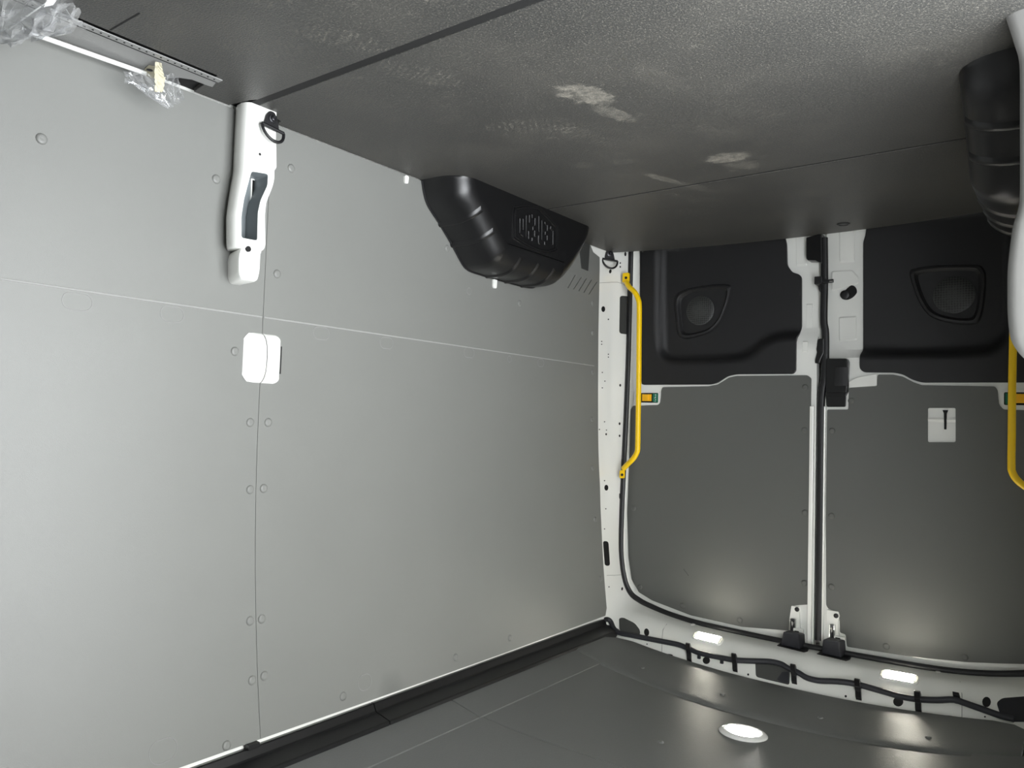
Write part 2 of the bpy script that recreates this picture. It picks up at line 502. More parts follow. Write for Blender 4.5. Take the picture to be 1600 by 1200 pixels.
for (y0, y1) in ((1.138, 1.162), (2.348, 2.359)):
    MB().box(-1.735, 0.0, y0 + 0.0005, y1 - 0.0005, FLOOR + 0.0012, FLOOR + 0.0115).build('floor_joint', 'joint', fl, smooth=False)
s = onZ(1318, 350, FLOOR)
MB().lathe((s[0], s[1], FLOOR - 0.0005), (0, 0, -1), [(0.024, 0), (0.024, 0.002), (0.018, 0.003), (0.016, 0.001), (0.004, 0.001)]).build('floor_screw', 'rubber', fl)
# short saw cut beside the tread plate
a, b = onZ(172, 47, FLOOR), onZ(226, 24, FLOOR)
MB().box(a[0], b[0], a[1] - 0.002, a[1] + 0.002, FLOOR - 0.0004, FLOOR + 0.001).build('saw_cut', 'joint', fl, smooth=False)

# ================================================================== LEFT WALL (lining panels over white steel)
mbw = MB()
zs = np.linspace(0.85, -0.96, 30)
mbw.loft([[(wallX(z) - 0.014, y, z) for y in (-1.0, 3.05)] + [(wallX(z) - 0.05, y, z) for y in (3.05, -1.0)] for z in zs])
wl = mbw.build('wall_left', 'white', smooth=True)
tag(wl, 'long side wall lined with pale grey plastic panels', kind='structure')
SEAM = 1.254
capc = wallhit(409, 560)
CAPW, CAPH = 0.060, 0.068
vent_px = [((1312, 940), (1258, 1035)), ((1358, 955), (1300, 1045)), ((1395, 965), (1338, 1058)), ((1432, 975), (1375, 1070)), ((1472, 990), (1412, 1082))]
slits = []
for (a, b) in vent_px:
    pa = onX(620 + a[0] / 4.706, 230 + a[1] / 4.706, XW); pb = onX(620 + b[0] / 4.706, 230 + b[1] / 4.706, XW)
    h = 0.0035
    slits.append([(pa[1] - h, pa[2]), (pa[1] + h, pa[2]), (pb[1] + h, pb[2]), (pb[1] - h, pb[2])])
cap_hole = fillet([(capc[1] - CAPW, capc[2] + CAPH), (capc[1] + CAPW, capc[2] + CAPH), (capc[1] + CAPW, capc[2] - CAPH), (capc[1] - CAPW, capc[2] - CAPH)], 0.03)
def wfn(y, z): return (wallX(z), y, z)
WB = -0.842
half = lambda side: [q for q in cap_hole]
mb = MB()
cz0, cz1 = capc[2] + CAPH * 0.96, capc[2] - CAPH * 0.96
# panel edges step round the white cover in the joint
ftE = [(SEAM - 0.0007, 0.795), (SEAM - 0.0007, cz0), (capc[1] - CAPW + 0.02, cz0), (capc[1] - CAPW + 0.002, cz0 - 0.025), (capc[1] - CAPW + 0.002, cz1 + 0.025), (capc[1] - CAPW + 0.02, cz1), (SEAM - 0.0007, cz1), (SEAM - 0.0007, WB)]
mb.sheet([(-0.95, 0.795)] + ftE[:-1] + [(SEAM - 0.0007, WB + 0.004), (0.6, WB + 0.006), (-0.95, WB + 0.006)], [], wfn, (-0.010, 0, 0), 0.07)
mb.build('wall_panel', 'grey', wl, smooth=True)
mb = MB()
rrE = [(2.3, WB), (1.8, WB + 0.001), (SEAM + 0.0007, WB + 0.004), (SEAM + 0.0007, cz1), (capc[1] + CAPW - 0.02, cz1), (capc[1] + CAPW - 0.002, cz1 + 0.025), (capc[1] + CAPW - 0.002, cz0 - 0.025), (capc[1] + CAPW - 0.02, cz0), (SEAM + 0.0007, cz0), (SEAM + 0.0007, 0.795)]
mb.sheet(rrE + [(2.93, 0.795), (2.955, 0.77)] + [tuple(wallhit(*p)[1:]) for p in ((937, 402), (937, 420), (935, 520), (934.5, 610), (935, 700), (937.5, 760), (941, 850), (945.5, 920), (948, 950), (946, 962))], slits, wfn, (-0.010, 0, 0), 0.07)
mb.build('wall_panel', 'grey', wl, smooth=True)
# dark behind the vent slits
ys = [q[0] for s_ in slits for q in s_]; zz = [q[1] for s_ in slits for q in s_]
MB().box(XW - 0.0135, XW - 0.0105, min(ys) - 0.01, max(ys) + 0.01, min(zz) - 0.01, max(zz) + 0.01).build('vent_backing', 'hole', wl, smooth=False)
# pale pressed fold line along both panels
for (y0, y1) in ((-0.9, SEAM - 0.003), (SEAM + 0.003, 2.985)):
    MB().tube([(XW, y0, 0.2615), (XW, y1, 0.2615)], 0.0021, 8).build('fold_line', 'greyline', wl)
for (px, py) in [(65, 217), (338, 280), (367, 549), (391, 660), (391, 765), (391, 970), (394, 1063), (354, 1165),
                 (455, 263), (433, 428), (419, 660), (412, 763), (409, 967), (413, 1056), (536, 1088), (712, 1027), (797, 997),
                 (699, 388), (812, 474), (926, 474), (926, 520), (926, 581), (925, 655), (926, 731), (930, 812), (938, 904)]:
    p = wallhit(px, py)
    dz = 0.01; nx = np.array([1.0, 0, (wallX(p[2] - dz) - wallX(p[2] + dz)) / (2 * dz)]); nx = _n(nx)
    inst(RIVET, 'rivet', p, nx, wl)
def press_mark(px, py, hw, hh):
    c = wallhit(px, py); L = hw - hh; pts = []
    for k in range(24):
        t = 2 * math.pi * k / 24; y = hh * math.cos(t) + (L if math.cos(t) > 0 else -L) ; z = hh * math.sin(t)
        pts.append((wallX(c[2] + z) - 0.0002, c[1] + y, c[2] + z))
    MB().tube(pts, 0.0011, 6, closed=True).build('press_mark', 'mark', wl)
for a in [(121, 471, 0.032, 0.019), (269, 491, 0.030, 0.0185), (502, 521, 0.029, 0.018), (604, 536, 0.028, 0.018), (733, 551, 0.028, 0.018), (796, 561, 0.012, 0.012), (845, 567, 0.022, 0.015), (255, 1173, 0.034, 0.026), (570, 1066, 0.026, 0.022), (733, 455, 0.012, 0.012)]:
    press_mark(*a)
# charcoal flap by the wheel arch
f4 = [onX(620 + a / 4.706, 230 + b / 4.706, XW + 0.004) for a, b in ((1352, 755), (1425, 700), (1408, 908), (1362, 890))]
f4[0] = f4[0] + np.array([0, -0.02, 0.06]); f4[1] = f4[1] + np.array([0, 0.0, 0.05])
MB().prism(f4, (-0.006, 0, 0)).build('vent_flap', 'flap', wl, smooth=False)
# two small white tongues showing at the wheel arch
def tongue(px, py, w, h):
    c = wallhit(px, py)
    o2 = fillet([(c[1] - w, c[2] + h), (c[1] + w, c[2] + h), (c[1] + w * 0.75, c[2] - h), (c[1] - w * 0.75, c[2] - h)], w * 0.7)
    MB().sheet(o2, [], lambda y, z: (wallX(z) + 0.007, y, z), (-0.007, 0, 0), 0.02).build('white_clip', 'white', wl, bevel=0.002)
tongue(633.5, 281, 0.009, 0.013); tongue(772, 440, 0.012, 0.026)

# ================================================================== CEILING
ce = empty('ceiling', (CX, 1.0, -1.0)); tag(ce, 'grey arched ceiling lining of curved plastic panels with flush lamp', kind='structure')
SKEW = lambda x: 1.925 + 0.09 * sstep((x + 1.64) / 0.6)
def ceil_fn(lift=0.0): return lambda x, y: (x, y, ceilZ(x, y) + lift)
def ceil_piece(name, outline, lift=0.0, sp=0.06):
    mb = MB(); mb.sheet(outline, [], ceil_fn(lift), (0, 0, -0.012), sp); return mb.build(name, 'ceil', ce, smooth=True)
xs = np.linspace(-1.54, -0.29, 12)
ceil_piece('ceiling_panel', [(-1.54, -0.95), (-0.29, -0.95)] + [(x, SKEW(x) - 0.0015) for x in xs[::-1]])
ceil_piece('ceiling_panel', [(x, SKEW(x) + 0.0015) for x in xs] + [(-0.29, 2.66), (-1.54, 2.66)])
edge = [(-1.655, 2.66), (-1.655, 2.88), (-1.62, 2.93), (-1.56, 2.955), (CX, 2.965), (-0.27, 2.955), (-0.21, 2.93), (-0.175, 2.88), (-0.175, 2.66)]
# rear end panel, standing a little proud with a soft front lip
mb = MB()
def rear_fn(x, y): return (x, y, ceilZ(x, y) + 0.008 * sstep((y - 2.645) / 0.03) + 0.010 * sstep((y - 2.66) / 0.02) * 0)
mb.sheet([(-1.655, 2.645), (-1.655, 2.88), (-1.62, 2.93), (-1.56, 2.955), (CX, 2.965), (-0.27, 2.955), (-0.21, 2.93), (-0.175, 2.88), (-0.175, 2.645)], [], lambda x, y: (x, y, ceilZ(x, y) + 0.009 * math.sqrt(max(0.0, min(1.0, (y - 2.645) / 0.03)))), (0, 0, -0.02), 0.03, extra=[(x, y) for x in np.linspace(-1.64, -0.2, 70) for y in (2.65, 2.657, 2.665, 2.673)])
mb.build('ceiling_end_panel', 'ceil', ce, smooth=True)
# sloping side strips
for sgn in (-1, 1):
    X = lambda x: x if sgn < 0 else 2 * CX - x
    for (y0, y1) in ((-0.95, 1.915), (1.92, 2.655)):
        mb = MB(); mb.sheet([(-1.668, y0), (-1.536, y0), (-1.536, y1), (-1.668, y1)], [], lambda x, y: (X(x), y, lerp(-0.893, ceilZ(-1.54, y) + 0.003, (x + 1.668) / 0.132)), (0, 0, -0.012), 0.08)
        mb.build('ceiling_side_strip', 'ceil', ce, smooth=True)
for (px, py) in [(1129, 1089), (1003, 1047), (1032, 1160), (1451, 1157), (1282, 1126)]:
    p = ceilhit(px, py); lift = 0.009 if p[1] > 2.68 else 0.0
    inst(RIVET_S, 'rivet', (p[0], p[1], p[2] + lift), (0, 0.0, 1), ce)
# roof above the lining
MB().box(-1.90, 0.10, -1.05, 3.10, -1.06, -1.02).build('roof_skin', 'white', ce, smooth=False)

# ================================================================== RIGHT WALL with the open side door, FRONT BULKHEAD, GROUND
mb = MB()
mb.box(XR, 0.095, DOOR_Y1 + 0.02, 3.05, -1.02, 0.85)
mb.box(XR, 0.095, -1.05, DOOR_Y0, -1.02, 0.85)
mb.box(XR, 0.095, DOOR_Y0, DOOR_Y1 + 0.02, -1.02, DOOR_Z1)
mb.box(0.001, 0.095, DOOR_Y0, DOOR_Y1 + 0.02, FLOOR + 0.005, 0.85)
wr = mb.build('wall_right', 'white', smooth=False); tag(wr, 'white side wall with open sliding door gap', kind='structure')
wf = MB().box(-1.86, 0.095, -1.06, -1.0, -1.02, 0.85).build('wall_front', 'bulkhead', smooth=False); tag(wf, 'grey bulkhead behind the viewer', kind='structure')
gd = MB().box(-6, 14, -8, 12, FLOOR + 0.55, FLOOR + 0.6).build('ground', 'ground', smooth=False); tag(gd, 'unseen pale ground outside the open side door, added to bounce daylight in', kind='structure')  # unseen ground, added and kept pale to bounce daylight into the van

# ================================================================== REAR DOOR FRAME (pillars, corners and header in one pressing)
# stations round the opening: seal edge (x,z), front edge (x,z), front y, share of header shape
half_st = [((-1.750, 0.88), (wallX(0.88) - 0.008, 0.88), 2.985, 0.0), ((-1.750, 0.5), (wallX(0.5) - 0.008, 0.5), 2.985, 0.0), ((-1.752, 0.2), (wallX(0.2) - 0.008, 0.2), 2.985, 0.0),
           ((-1.760, -0.15), (wallX(-.15) - 0.008, -0.15), 2.985, 0.0), ((-1.766, -0.4), (wallX(-.4) - 0.008, -0.4), 2.985, 0.0), ((-1.765, -0.58), (wallX(-.58) - 0.008, -0.58), 2.985, 0.05),
           ((-1.745, -0.70), (wallX(-.73) - 0.008, -0.73), 2.985, 0.2), ((-1.71, -0.768), (-1.735, -0.85), 2.98, 0.45), ((-1.66, -0.797), (-1.69, -0.915), 2.97, 0.7),
           ((-1.60, -0.815), (-1.60, -0.925), 2.962, 0.9), ((-1.50, -0.835), (-1.48, -0.94), 2.958, 1.0), ((-1.35, -0.850), (-1.34, -0.957), 2.955, 1.0),
           ((-1.10, -0.856), (-1.10, -0.974), 2.955, 1.0)]
mid = [((CX, -0.857), (CX, -0.982), 2.955, 1.0)]
mir = [((2 * CX - a[0], a[1]), (2 * CX - b[0], b[1]), y, h) for (a, b, y, h) in half_st[::-1]]
st = half_st + mid + mir
arr = catmull([np.array([a[0], a[1], b[0], b[1], y, h]) for (a, b, y, h) in st], 5)
rings = []
for q in arr:
    s_, f_, fy, h = np.array([q[0], q[1]]), np.array([q[2], q[3]]), q[4], q[5]
    ctrl = [(0.0, 3.30), (0.0, 3.215), (lerp(0.40, 0.02, h), 3.150), (lerp(0.72, 0.10, h), 3.095), (lerp(0.88, 0.42, h), 3.035), (1.0, fy), (1.10, fy - 0.03)]
    sec = [np.array([*(s_ + (f_ - s_) * t), y]) for (t, y) in ctrl]
    sec = [sec[0]] + catmull(sec[1:], 5)
    rings.append([(c[0], c[2], c[1]) for c in sec])
mbf = MB(); mbf.loft(rings, closed=False)
frame_bvh = BVHTree.FromPolygons([Vector(v) for v in mbf.v], mbf.f)
wb = mbf.build('wall_rear', 'white', smooth=True, angle=60)
tag(wb, 'glossy white rear door frame with rounded corners, holes and header', kind='structure')
mb = MB()
mb.box(-1.95, 0.08, 3.345, 3.37, -1.06, 0.95); mb.box(-1.95, 0.08, 3.0, 3.37, 0.90, 0.95); mb.box(-1.95, 0.08, 3.0, 3.37, -1.06, -1.02)
mb.box(-1.95, -1.88, 2.9, 3.37, -1.06, 0.95); mb.box(0.095, 0.13, 2.9, 3.37, -1.06, 0.95)
mb.build('outer_skin', 'white', wb, smooth=False)
def flange_line(pixels, w=0.0012, m='hole'):
    pts = [cast(frame_bvh, *p) for p in pixels]; pts = [a + n * 0.0002 for a, n in pts if a is not None]
    if len(pts) > 1: MB().tube(pts, w, 6).build('panel_joint', m, wb)
# pressed holes: pixel outlines measured on the frame
def holes(name, m, ells):
    for (cx, cy, a, b, rot) in ells:
        mb = MB()
        if decal(mb, frame_bvh, ellipse(cx, cy, a, b, 14, math.radians(rot))): mb.build(name, m, wb, smooth=False)
holes('hole', 'hole', [(953.5, 424, 1.9, 3.2, 10), (977, 397, 1.6, 3.4, 0), (969, 411, 1, 1.3, 0), (969, 417, 1, 1.6, 0), (942.5, 483, 2.9, 4.5, 0), (950.5, 499, 1, 1, 0),
      (940, 533.5, .9, .9, 0), (940, 538, .9, .9, 0), (950.5, 553.5, .9, .9, 0), (950.5, 558, .9, .9, 0), (941, 582, .9, .9, 0), (945, 595.5, .9, .9, 0), (941, 606, .9, .9, 0),
      (969, 602, 1.4, 2.2, 0), (968, 662, 1.3, 2.2, 0), (968, 681, 1.2, 2, 0), (944.5, 659, .9, .9, 0), (947.5, 672, .9, .9, 0), (936.5, 671, .9, .9, 0), (947, 678.5, 1.2, 1.7, 0),
      (944.5, 751, .9, .9, 0), (947.3, 762, 3.0, 4.6, 0), (968, 775, .7, 4.5, 0), (946.5, 795, .9, .9, 0), (944.5, 826.5, .9, .9, 0), (969.5, 877.5, 1, 2.6, 0),
      (951.5, 917, .9, .9, 0), (972, 920, 1.3, 2.6, 5), (1010.3, 988, 4.0, 5.9, -5), (961.5, 990, .9, .9, 0), (1011, 1006.5, 1.0, 1.0, 0), (1046.3, 1023.2, 5.2, 1.1, 8), (1061.5, 1030, 1.2, 1.2, 0),
      (1103.7, 1032, 5.8, 5.6, 0), (1169, 1054, 1.5, 1.7, 0), (1198, 999.7, 4.2, 1.1, 4), (1321.5, 1088, 1.8, 1.8, 0), (1403.5, 1096.5, 8, 7.5, 10), (1461.5, 1118.5, 1.6, 1.2, 0),
      (1484.5, 1120, 8, 1.6, 9), (1541.5, 1097, 6.8, 8, 0), (1539, 1120, 1.4, 1.3, 0), (1356, 1029.5, 4, 1.0, 4)])
def big_hole(pix, m='dimhole'):
    mb = MB()
    if decal(mb, frame_bvh, fillet(pix, 4.5)): o = mb.build('access_hole', m, wb, smooth=False); return o
big_hole([(967, 966), (974, 965), (992, 974), (1000.5, 985), (999.5, 994), (988, 994.5), (968, 986)])
big_hole([(1180, 1030.5), (1206, 1034), (1231, 1041), (1234.5, 1050), (1233.5, 1070.5), (1181, 1057.5)], 'dimhole')
big_hole([(1557, 1098), (1566, 1091), (1605, 1088), (1615, 1128), (1578, 1128), (1562, 1114)], 'cable')
big_hole([(942, 845), (950.5, 846), (953, 884), (945, 884)], 'hole')
big_hole([(968.5, 462), (984, 463), (983, 523), (967.5, 521)], 'flap')
# strut seen through the header opening
mb = MB(); decal(mb, frame_bvh, [(1214, 1062), (1222, 1050), (1232, 1050), (1233, 1068), (1220, 1065.5)], 0.0012); mb.build('strut', 'cable', wb, smooth=False)
flange_line([(937, 442), (945, 441.5), (955, 441), (965, 441), (972, 443), (977, 446)], 0.0010, 'greyline')
flange_line([(948, 899), (960, 899), (972, 898)], 0.0010, 'greyline')
flange_line([(1042, 975), (1036, 984), (1034.5, 1000), (1034, 1020)], 0.0012, 'greyline')
flange_line([(1500, 1065), (1503, 1085), (1503, 1110), (1503, 1124)], 0.0012, 'greyline')
for (px, py) in ((1083, 975.5), (1466, 1049)):
    p, n = cast(frame_bvh, px, py)
    MB().lathe(p, n, [(0.013, -0.004), (0.013, 0.001), (0.009, 0.003), (0.003, 0.003)], e=(1.6, 0.7)).build('blanking_plug', 'whiteplastic', wb)
# rubber seal round the opening
sp = [np.array([q[0], q[1]]) for q in arr]
path = []
for i, q in enumerate(sp):
    a, b = sp[max(0, i - 1)], sp[min(len(sp) - 1, i + 1)]; t = _n(b - a); nn = np.array([-t[1], t[0]])
    if nn @ (np.array([CX, 0]) - q) < 0: nn = -nn
    c = q + nn * 0.006; path.append((c[0], 3.200, c[1]))
seal = MB().tube(path, 0.0125, 10, up=(0, 1, 0), flat=0.8).build('door_seal', 'rubber')
tag(seal, 'black rubber seal running round the rear door opening', 'seal')

# ================================================================== REAR DOORS
def D(px, py, Y=YD):
    p = onY(px, py, Y); return (p[0], p[2])
def mirX(pts): return [(2 * CX - x, z) for x, z in pts]
def seg_dist(q, pl):
    q = np.array(q); best = 1e9
    for a, b in zip(pl[:-1], pl[1:]):
        a, b = np.array(a), np.array(b); d = b - a; t = np.clip((q - a) @ d / (d @ d), 0, 1)
        best = min(best, np.linalg.norm(q - a - d * t))
    return best
def pip(q, lp):
    x, y = q; r = False; j = len(lp) - 1
    for i in range(len(lp)):
        xi, yi = lp[i]; xj, yj = lp[j]
        if (yi > y) != (yj > y) and x < (xj - xi) * (y - yi) / (yj - yi) + xi: r = not r
        j = i
    return r
# step in the doors: towards the van floor they are set back
stepL = [tuple(c) for c in catmull([D(*p) for p in ((1031, 370), (1031, 470), (1032, 535), (1036, 552), (1050, 561), (1100, 561), (1150, 558.5), (1172, 551), (1195, 533), (1215, 525.5), (1240, 523), (1300, 523))], 5)]
stepR = [tuple(c) for c in catmull([D(*p) for p in ((1280, 551), (1346, 551), (1440, 551.5), (1530, 548), (1555, 540), (1572, 520), (1577, 480), (1579, 380), (1579, 355))], 5)]
def step_fn(line, rim, back, w=0.020):
    poly = list(line) + [(line[-1][0], 1.2), (line[0][0], 1.2)]
    if line is stepL: poly = list(line) + [(line[-1][0] + 0.5, line[-1][1]), (line[-1][0] + 0.5, 1.3), (line[0][0], 1.3)]
    else: poly = [(line[0][0] - 0.5, line[0][1])] + list(line) + [(line[-1][0], 1.3), (line[0][0] - 0.5, 1.3)]
    def f(x, z):
        d = seg_dist((x, z), line); d = d if pip((x, z), poly) else -d
        return (x, rim + (back - rim) * sstep((d + w) / (2 * w)), z)
    return f
GAP = -0.893
zb, zt = 0.86, -0.865
# shells
shellL = [(-1.785, zb), (GAP - 0.012, zb), (GAP - 0.012, -0.875), (-1.10, -0.875), (-1.40, -0.868), (-1.58, -0.835), (-1.70, -0.79), (-1.765, -0.70), (-1.785, -0.5)]
shellR = [(GAP + 0.012, zb), (-0.045, zb), (-0.045, -0.5), (-0.065, -0.70), (-0.13, -0.79), (-0.25, -0.835), (-0.43, -0.868), (-0.72, -0.875), (GAP + 0.012, -0.875)]
d1 = empty('door_1', (-1.34, YD, zb)); tag(d1, 'rear door beside the long side wall, yellow bar crossing its edge', kind='structure')
d2 = empty('door_2', (-0.48, YD, zb)); tag(d2, 'rear door with square pull recess and black latch handle', kind='structure')
for dd, sh, line in ((d1, shellL, stepL), (d2, shellR, stepR)):
    mb = MB(); mb.sheet(sh, [], step_fn(line, YD, YD + 0.035), (0, 0.03, 0), 0.035); mb.build('door_shell', 'white', dd, smooth=True)
# meeting edge: folded white flange and black centre seal
mb = MB()
mb.loft([[(GAP - 0.040 + o, YD + 0.006, z), (GAP - 0.034 + o, YD - 0.012, z), (GAP - 0.020 + o, YD - 0.012, z), (GAP - 0.016 + o, YD + 0.006, z)] for z, o in ((0.10, 0), (-0.1, 0), (-0.872, 0))])
mb.build('edge_flange', 'white', d1, smooth=False, bevel=0.002)
mb = MB()
mb.loft([[(GAP + 0.018, YD + 0.006, z), (GAP + 0.020, YD - 0.012, z), (GAP + 0.026, YD - 0.012, z), (GAP + 0.029, YD + 0.006, z)] for z in (0.10, -0.872)])
mb.build('edge_flange', 'white', d2, smooth=False, bevel=0.002)
cs = [D(1288, 372), D(1288.5, 440), D(1287.5, 500), D(1290, 520), D(1290, 560), D(1289, 590), D(1284, 620), D(1282.5, 700), D(1281, 860), D(1279.5, 1000)]
mb = MB(); cp = catmull([(x, YD - 0.004, z) for x, z in cs], 5)
mb.tube(cp, 0.0150, 8, up=(0, 1, 0), flat=0.8); mb.build('centre_seal', 'rubber', d2)

def speaker(parent_panel, pix, ctr, rad, Y):
    o3 = [tuple(c) for c in catmull([D(*p, Y) for p in pix], 6, closed=True)]
    cen = np.mean(np.array(o3), 0)
    def sc_(k): return [tuple(cen + (np.array(q) - cen) * k) for q in o3]
    # raised moulded rim: three nested bands
    rr = []
    for k, dy in ((1.24, 0.002), (1.17, -0.008), (1.08, -0.010), (1.02, -0.004), (0.98, 0.006), (0.95, 0.008)):
        rr.append([(x, Y + dy, z) for x, z in sc_(k)])
    MB().loft(rr, True, False).build('speaker_rim', 'trim', parent_panel)
    MB().prism([(x, Y + 0.007, z) for x, z in sc_(0.99)], (0, 0.003, 0)).build('speaker_plate', 'trim', parent_panel, smooth=False)
    c = D(*ctr, Y); c2 = (c[0], Y + 0.006, c[1])
    MB().lathe(c2, (0, -1, 0), [(rad, -0.002), (rad, 0.002), (rad * 0.9, 0.005), (rad * 0.5, 0.008), (rad * 0.15, 0.009)], 32).build('speaker_grille', 'grille', parent_panel)
    return sc_(1.0)

K = 4.285
def c6(*l): return [(980 + a / K, 360 + b / K) for a, b in l]
def c7(*l): return [(1260 + a / 3.53, 360 + b / 3.53) for a, b in l]
# --- black trim, door 1
tl = [D(*p) for p in c6((95, 130), (1000, 60))] + [D(1216, 355)]
trimL = [D(1002, 380), D(1218, 362), D(1226, 378), D(1227, 413), D(1235, 424), D(1246, 427), D(1249.5, 432), D(1249.5, 512), D(1245, 528), D(1244.5, 580), D(1240, 584.5), D(1152, 585), D(1138, 588), D(1122, 598.5), D(1112, 601), D(1004.5, 601.5), D(1002, 560)]
trimL[0] = (trimL[0][0], 0.86); trimL[1] = (trimL[1][0], 0.86)
spL = c6((352, 470), (400, 425), (500, 402), (600, 393), (655, 400), (662, 440), (640, 520), (600, 605), (540, 660), (460, 685), (405, 692), (370, 670), (356, 580))
def trim_panel(dd, outline, line, spk, ctr, rad):
    Yr, Yb = YD - 0.012, YD + 0.024
    f = step_fn(line, Yr, Yb)
    hole = [tuple(c) for c in catmull([D(*p, Yb) for p in spk], 6, closed=True)]
    mb = MB(); mb.sheet(outline, [hole], f, (0, 0.018, 0), 0.014)
    o = mb.build('trim_panel', 'trim', dd, smooth=True, angle=50)
    speaker(o, spk, ctr, rad, Yb)
    return o
trim_panel(d1, fillet(trimL, 0.012, 3), stepL, spL, (1093.3, 485), 0.066)
trimR = [D(1353.5, 350), D(1580, 340), D(1580, 598), D(1441, 598), D(1427, 594), D(1412, 585.5), D(1398, 582.5), D(1350, 582), D(1344.3, 576), D(1344.3, 556), D(1346.5, 546), D(1346.5, 376), D(1350, 366)]
trimR[0] = (trimR[0][0], 0.86); XRt = -0.135
trimR[1] = (XRt, 0.86); trimR[2] = (XRt, trimR[2][1])
spR = c7((610, 250), (640, 232), (740, 220), (900, 218), (940, 232), (955, 280), (945, 400), (925, 470), (890, 488), (800, 482), (710, 455), (660, 400), (625, 320))
trim_panel(d2, fillet(trimR, 0.012, 3), stepR, spR, (1260 + 812 / 3.53, 360 + 355 / 3.53), 0.070)
# --- grey lining, door 1
linL = [D(1036, 605), D(1108, 603.5), D(1122, 601), D(1140, 590), D(1152, 587.5), D(1262, 586.5), D(1268, 591), D(1266.5, 700), D(1265.5, 944), D(1238, 946), D(1234, 985), D(1160, 979), D(1080, 961), D(1020, 938), D(999, 925), D(988, 905), D(983, 870), D(981, 800), D(984, 720), D(986.5, 640), D(990, 634), D(1029, 633), D(1033, 629), D(1034, 610)]
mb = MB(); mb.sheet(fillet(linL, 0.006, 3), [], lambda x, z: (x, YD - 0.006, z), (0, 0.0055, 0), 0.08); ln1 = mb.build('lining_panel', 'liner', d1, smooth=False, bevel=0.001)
for p in [(1257, 672), (1257.5, 801), (1256.5, 911), (990, 794), (1000, 917.5), (1066.5, 946.5), (1156, 969), (1258, 605)]:
    x, z = D(*p, YD - 0.006); inst(RIVET_D, 'rivet', (x, YD - 0.006, z), (0, -1, 0), ln1)
# --- grey lining, door 2 with the pull recess cut through
linR = [D(1293, 640), D(1326, 640), D(1327, 606), D(1371, 603.5), D(1372, 585.5), D(1396, 585.5), D(1411, 588.5), D(1427, 597), D(1441, 602), D(1555, 604), D(1559, 610), D(1561, 632), D(1568, 640), D(1600, 641), (-0.10, D(1600, 641)[1]), (-0.085, -0.5), (-0.115, -0.70), (-0.19, -0.775), D(1560, 1036), D(1510, 1034), D(1420, 1025), D(1324, 1010), D(1322, 991), D(1313, 988), D(1312, 957), D(1295, 951), D(1291.5, 945), D(1291, 800)]
rec = [D(1450, 637.5), D(1493.5, 637.5), D(1493.5, 691), D(1450, 691)]
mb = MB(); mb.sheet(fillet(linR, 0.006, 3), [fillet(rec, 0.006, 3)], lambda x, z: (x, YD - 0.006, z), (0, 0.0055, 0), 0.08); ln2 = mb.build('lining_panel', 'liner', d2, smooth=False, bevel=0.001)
for p in [(1300, 673), (1299, 806), (1299, 917), (1385, 1010), (1507, 1027), (1330, 626)]:
    x, z = D(*p, YD - 0.006); inst(RIVET_D, 'rivet', (x, YD - 0.006, z), (0, -1, 0), ln2)
# recess behind the cut-out: slanted white pocket with a slot
rx0, rx1, rz0, rz1 = rec[0][0], rec[1][0], rec[0][1], rec[2][1]
mb = MB()
mb.prism([(rx0, YD + 0.001, rz0), (rx1, YD + 0.001, rz0), (rx1, YD + 0.0005, rz1), (rx0, YD + 0.0005, rz1)], (0, 0.001, 0))
mb.loft([[(x, YD - 0.0015, lerp(rz0, rz1, 0.30) + 0.002), (x, YD - 0.004, lerp(rz0, rz1, 0.34)), (x, YD, lerp(rz0, rz1, 0.42))] for x in (rx0, rx1)])
pr = mb.build('pull_recess', 'white', ln2, smooth=False); pr['label'] = 'white square recess cut in grey lining'
sx, sz0, sz1 = D(1477.3, 641)[0], D(1477, 641)[1], D(1477, 671)[1]
MB().prism([(x, YD - 0.0045, z) for x, z in [(sx - 0.009, sz0), (sx + 0.009, sz0), (sx + 0.0045, sz0 - 0.012), (sx + 0.0035, sz1), (sx - 0.0035, sz1), (sx - 0.0045, sz0 - 0.012)]], (0, 0.004, 0)).build('pull_slot', 'hole', ln2, smooth=False)

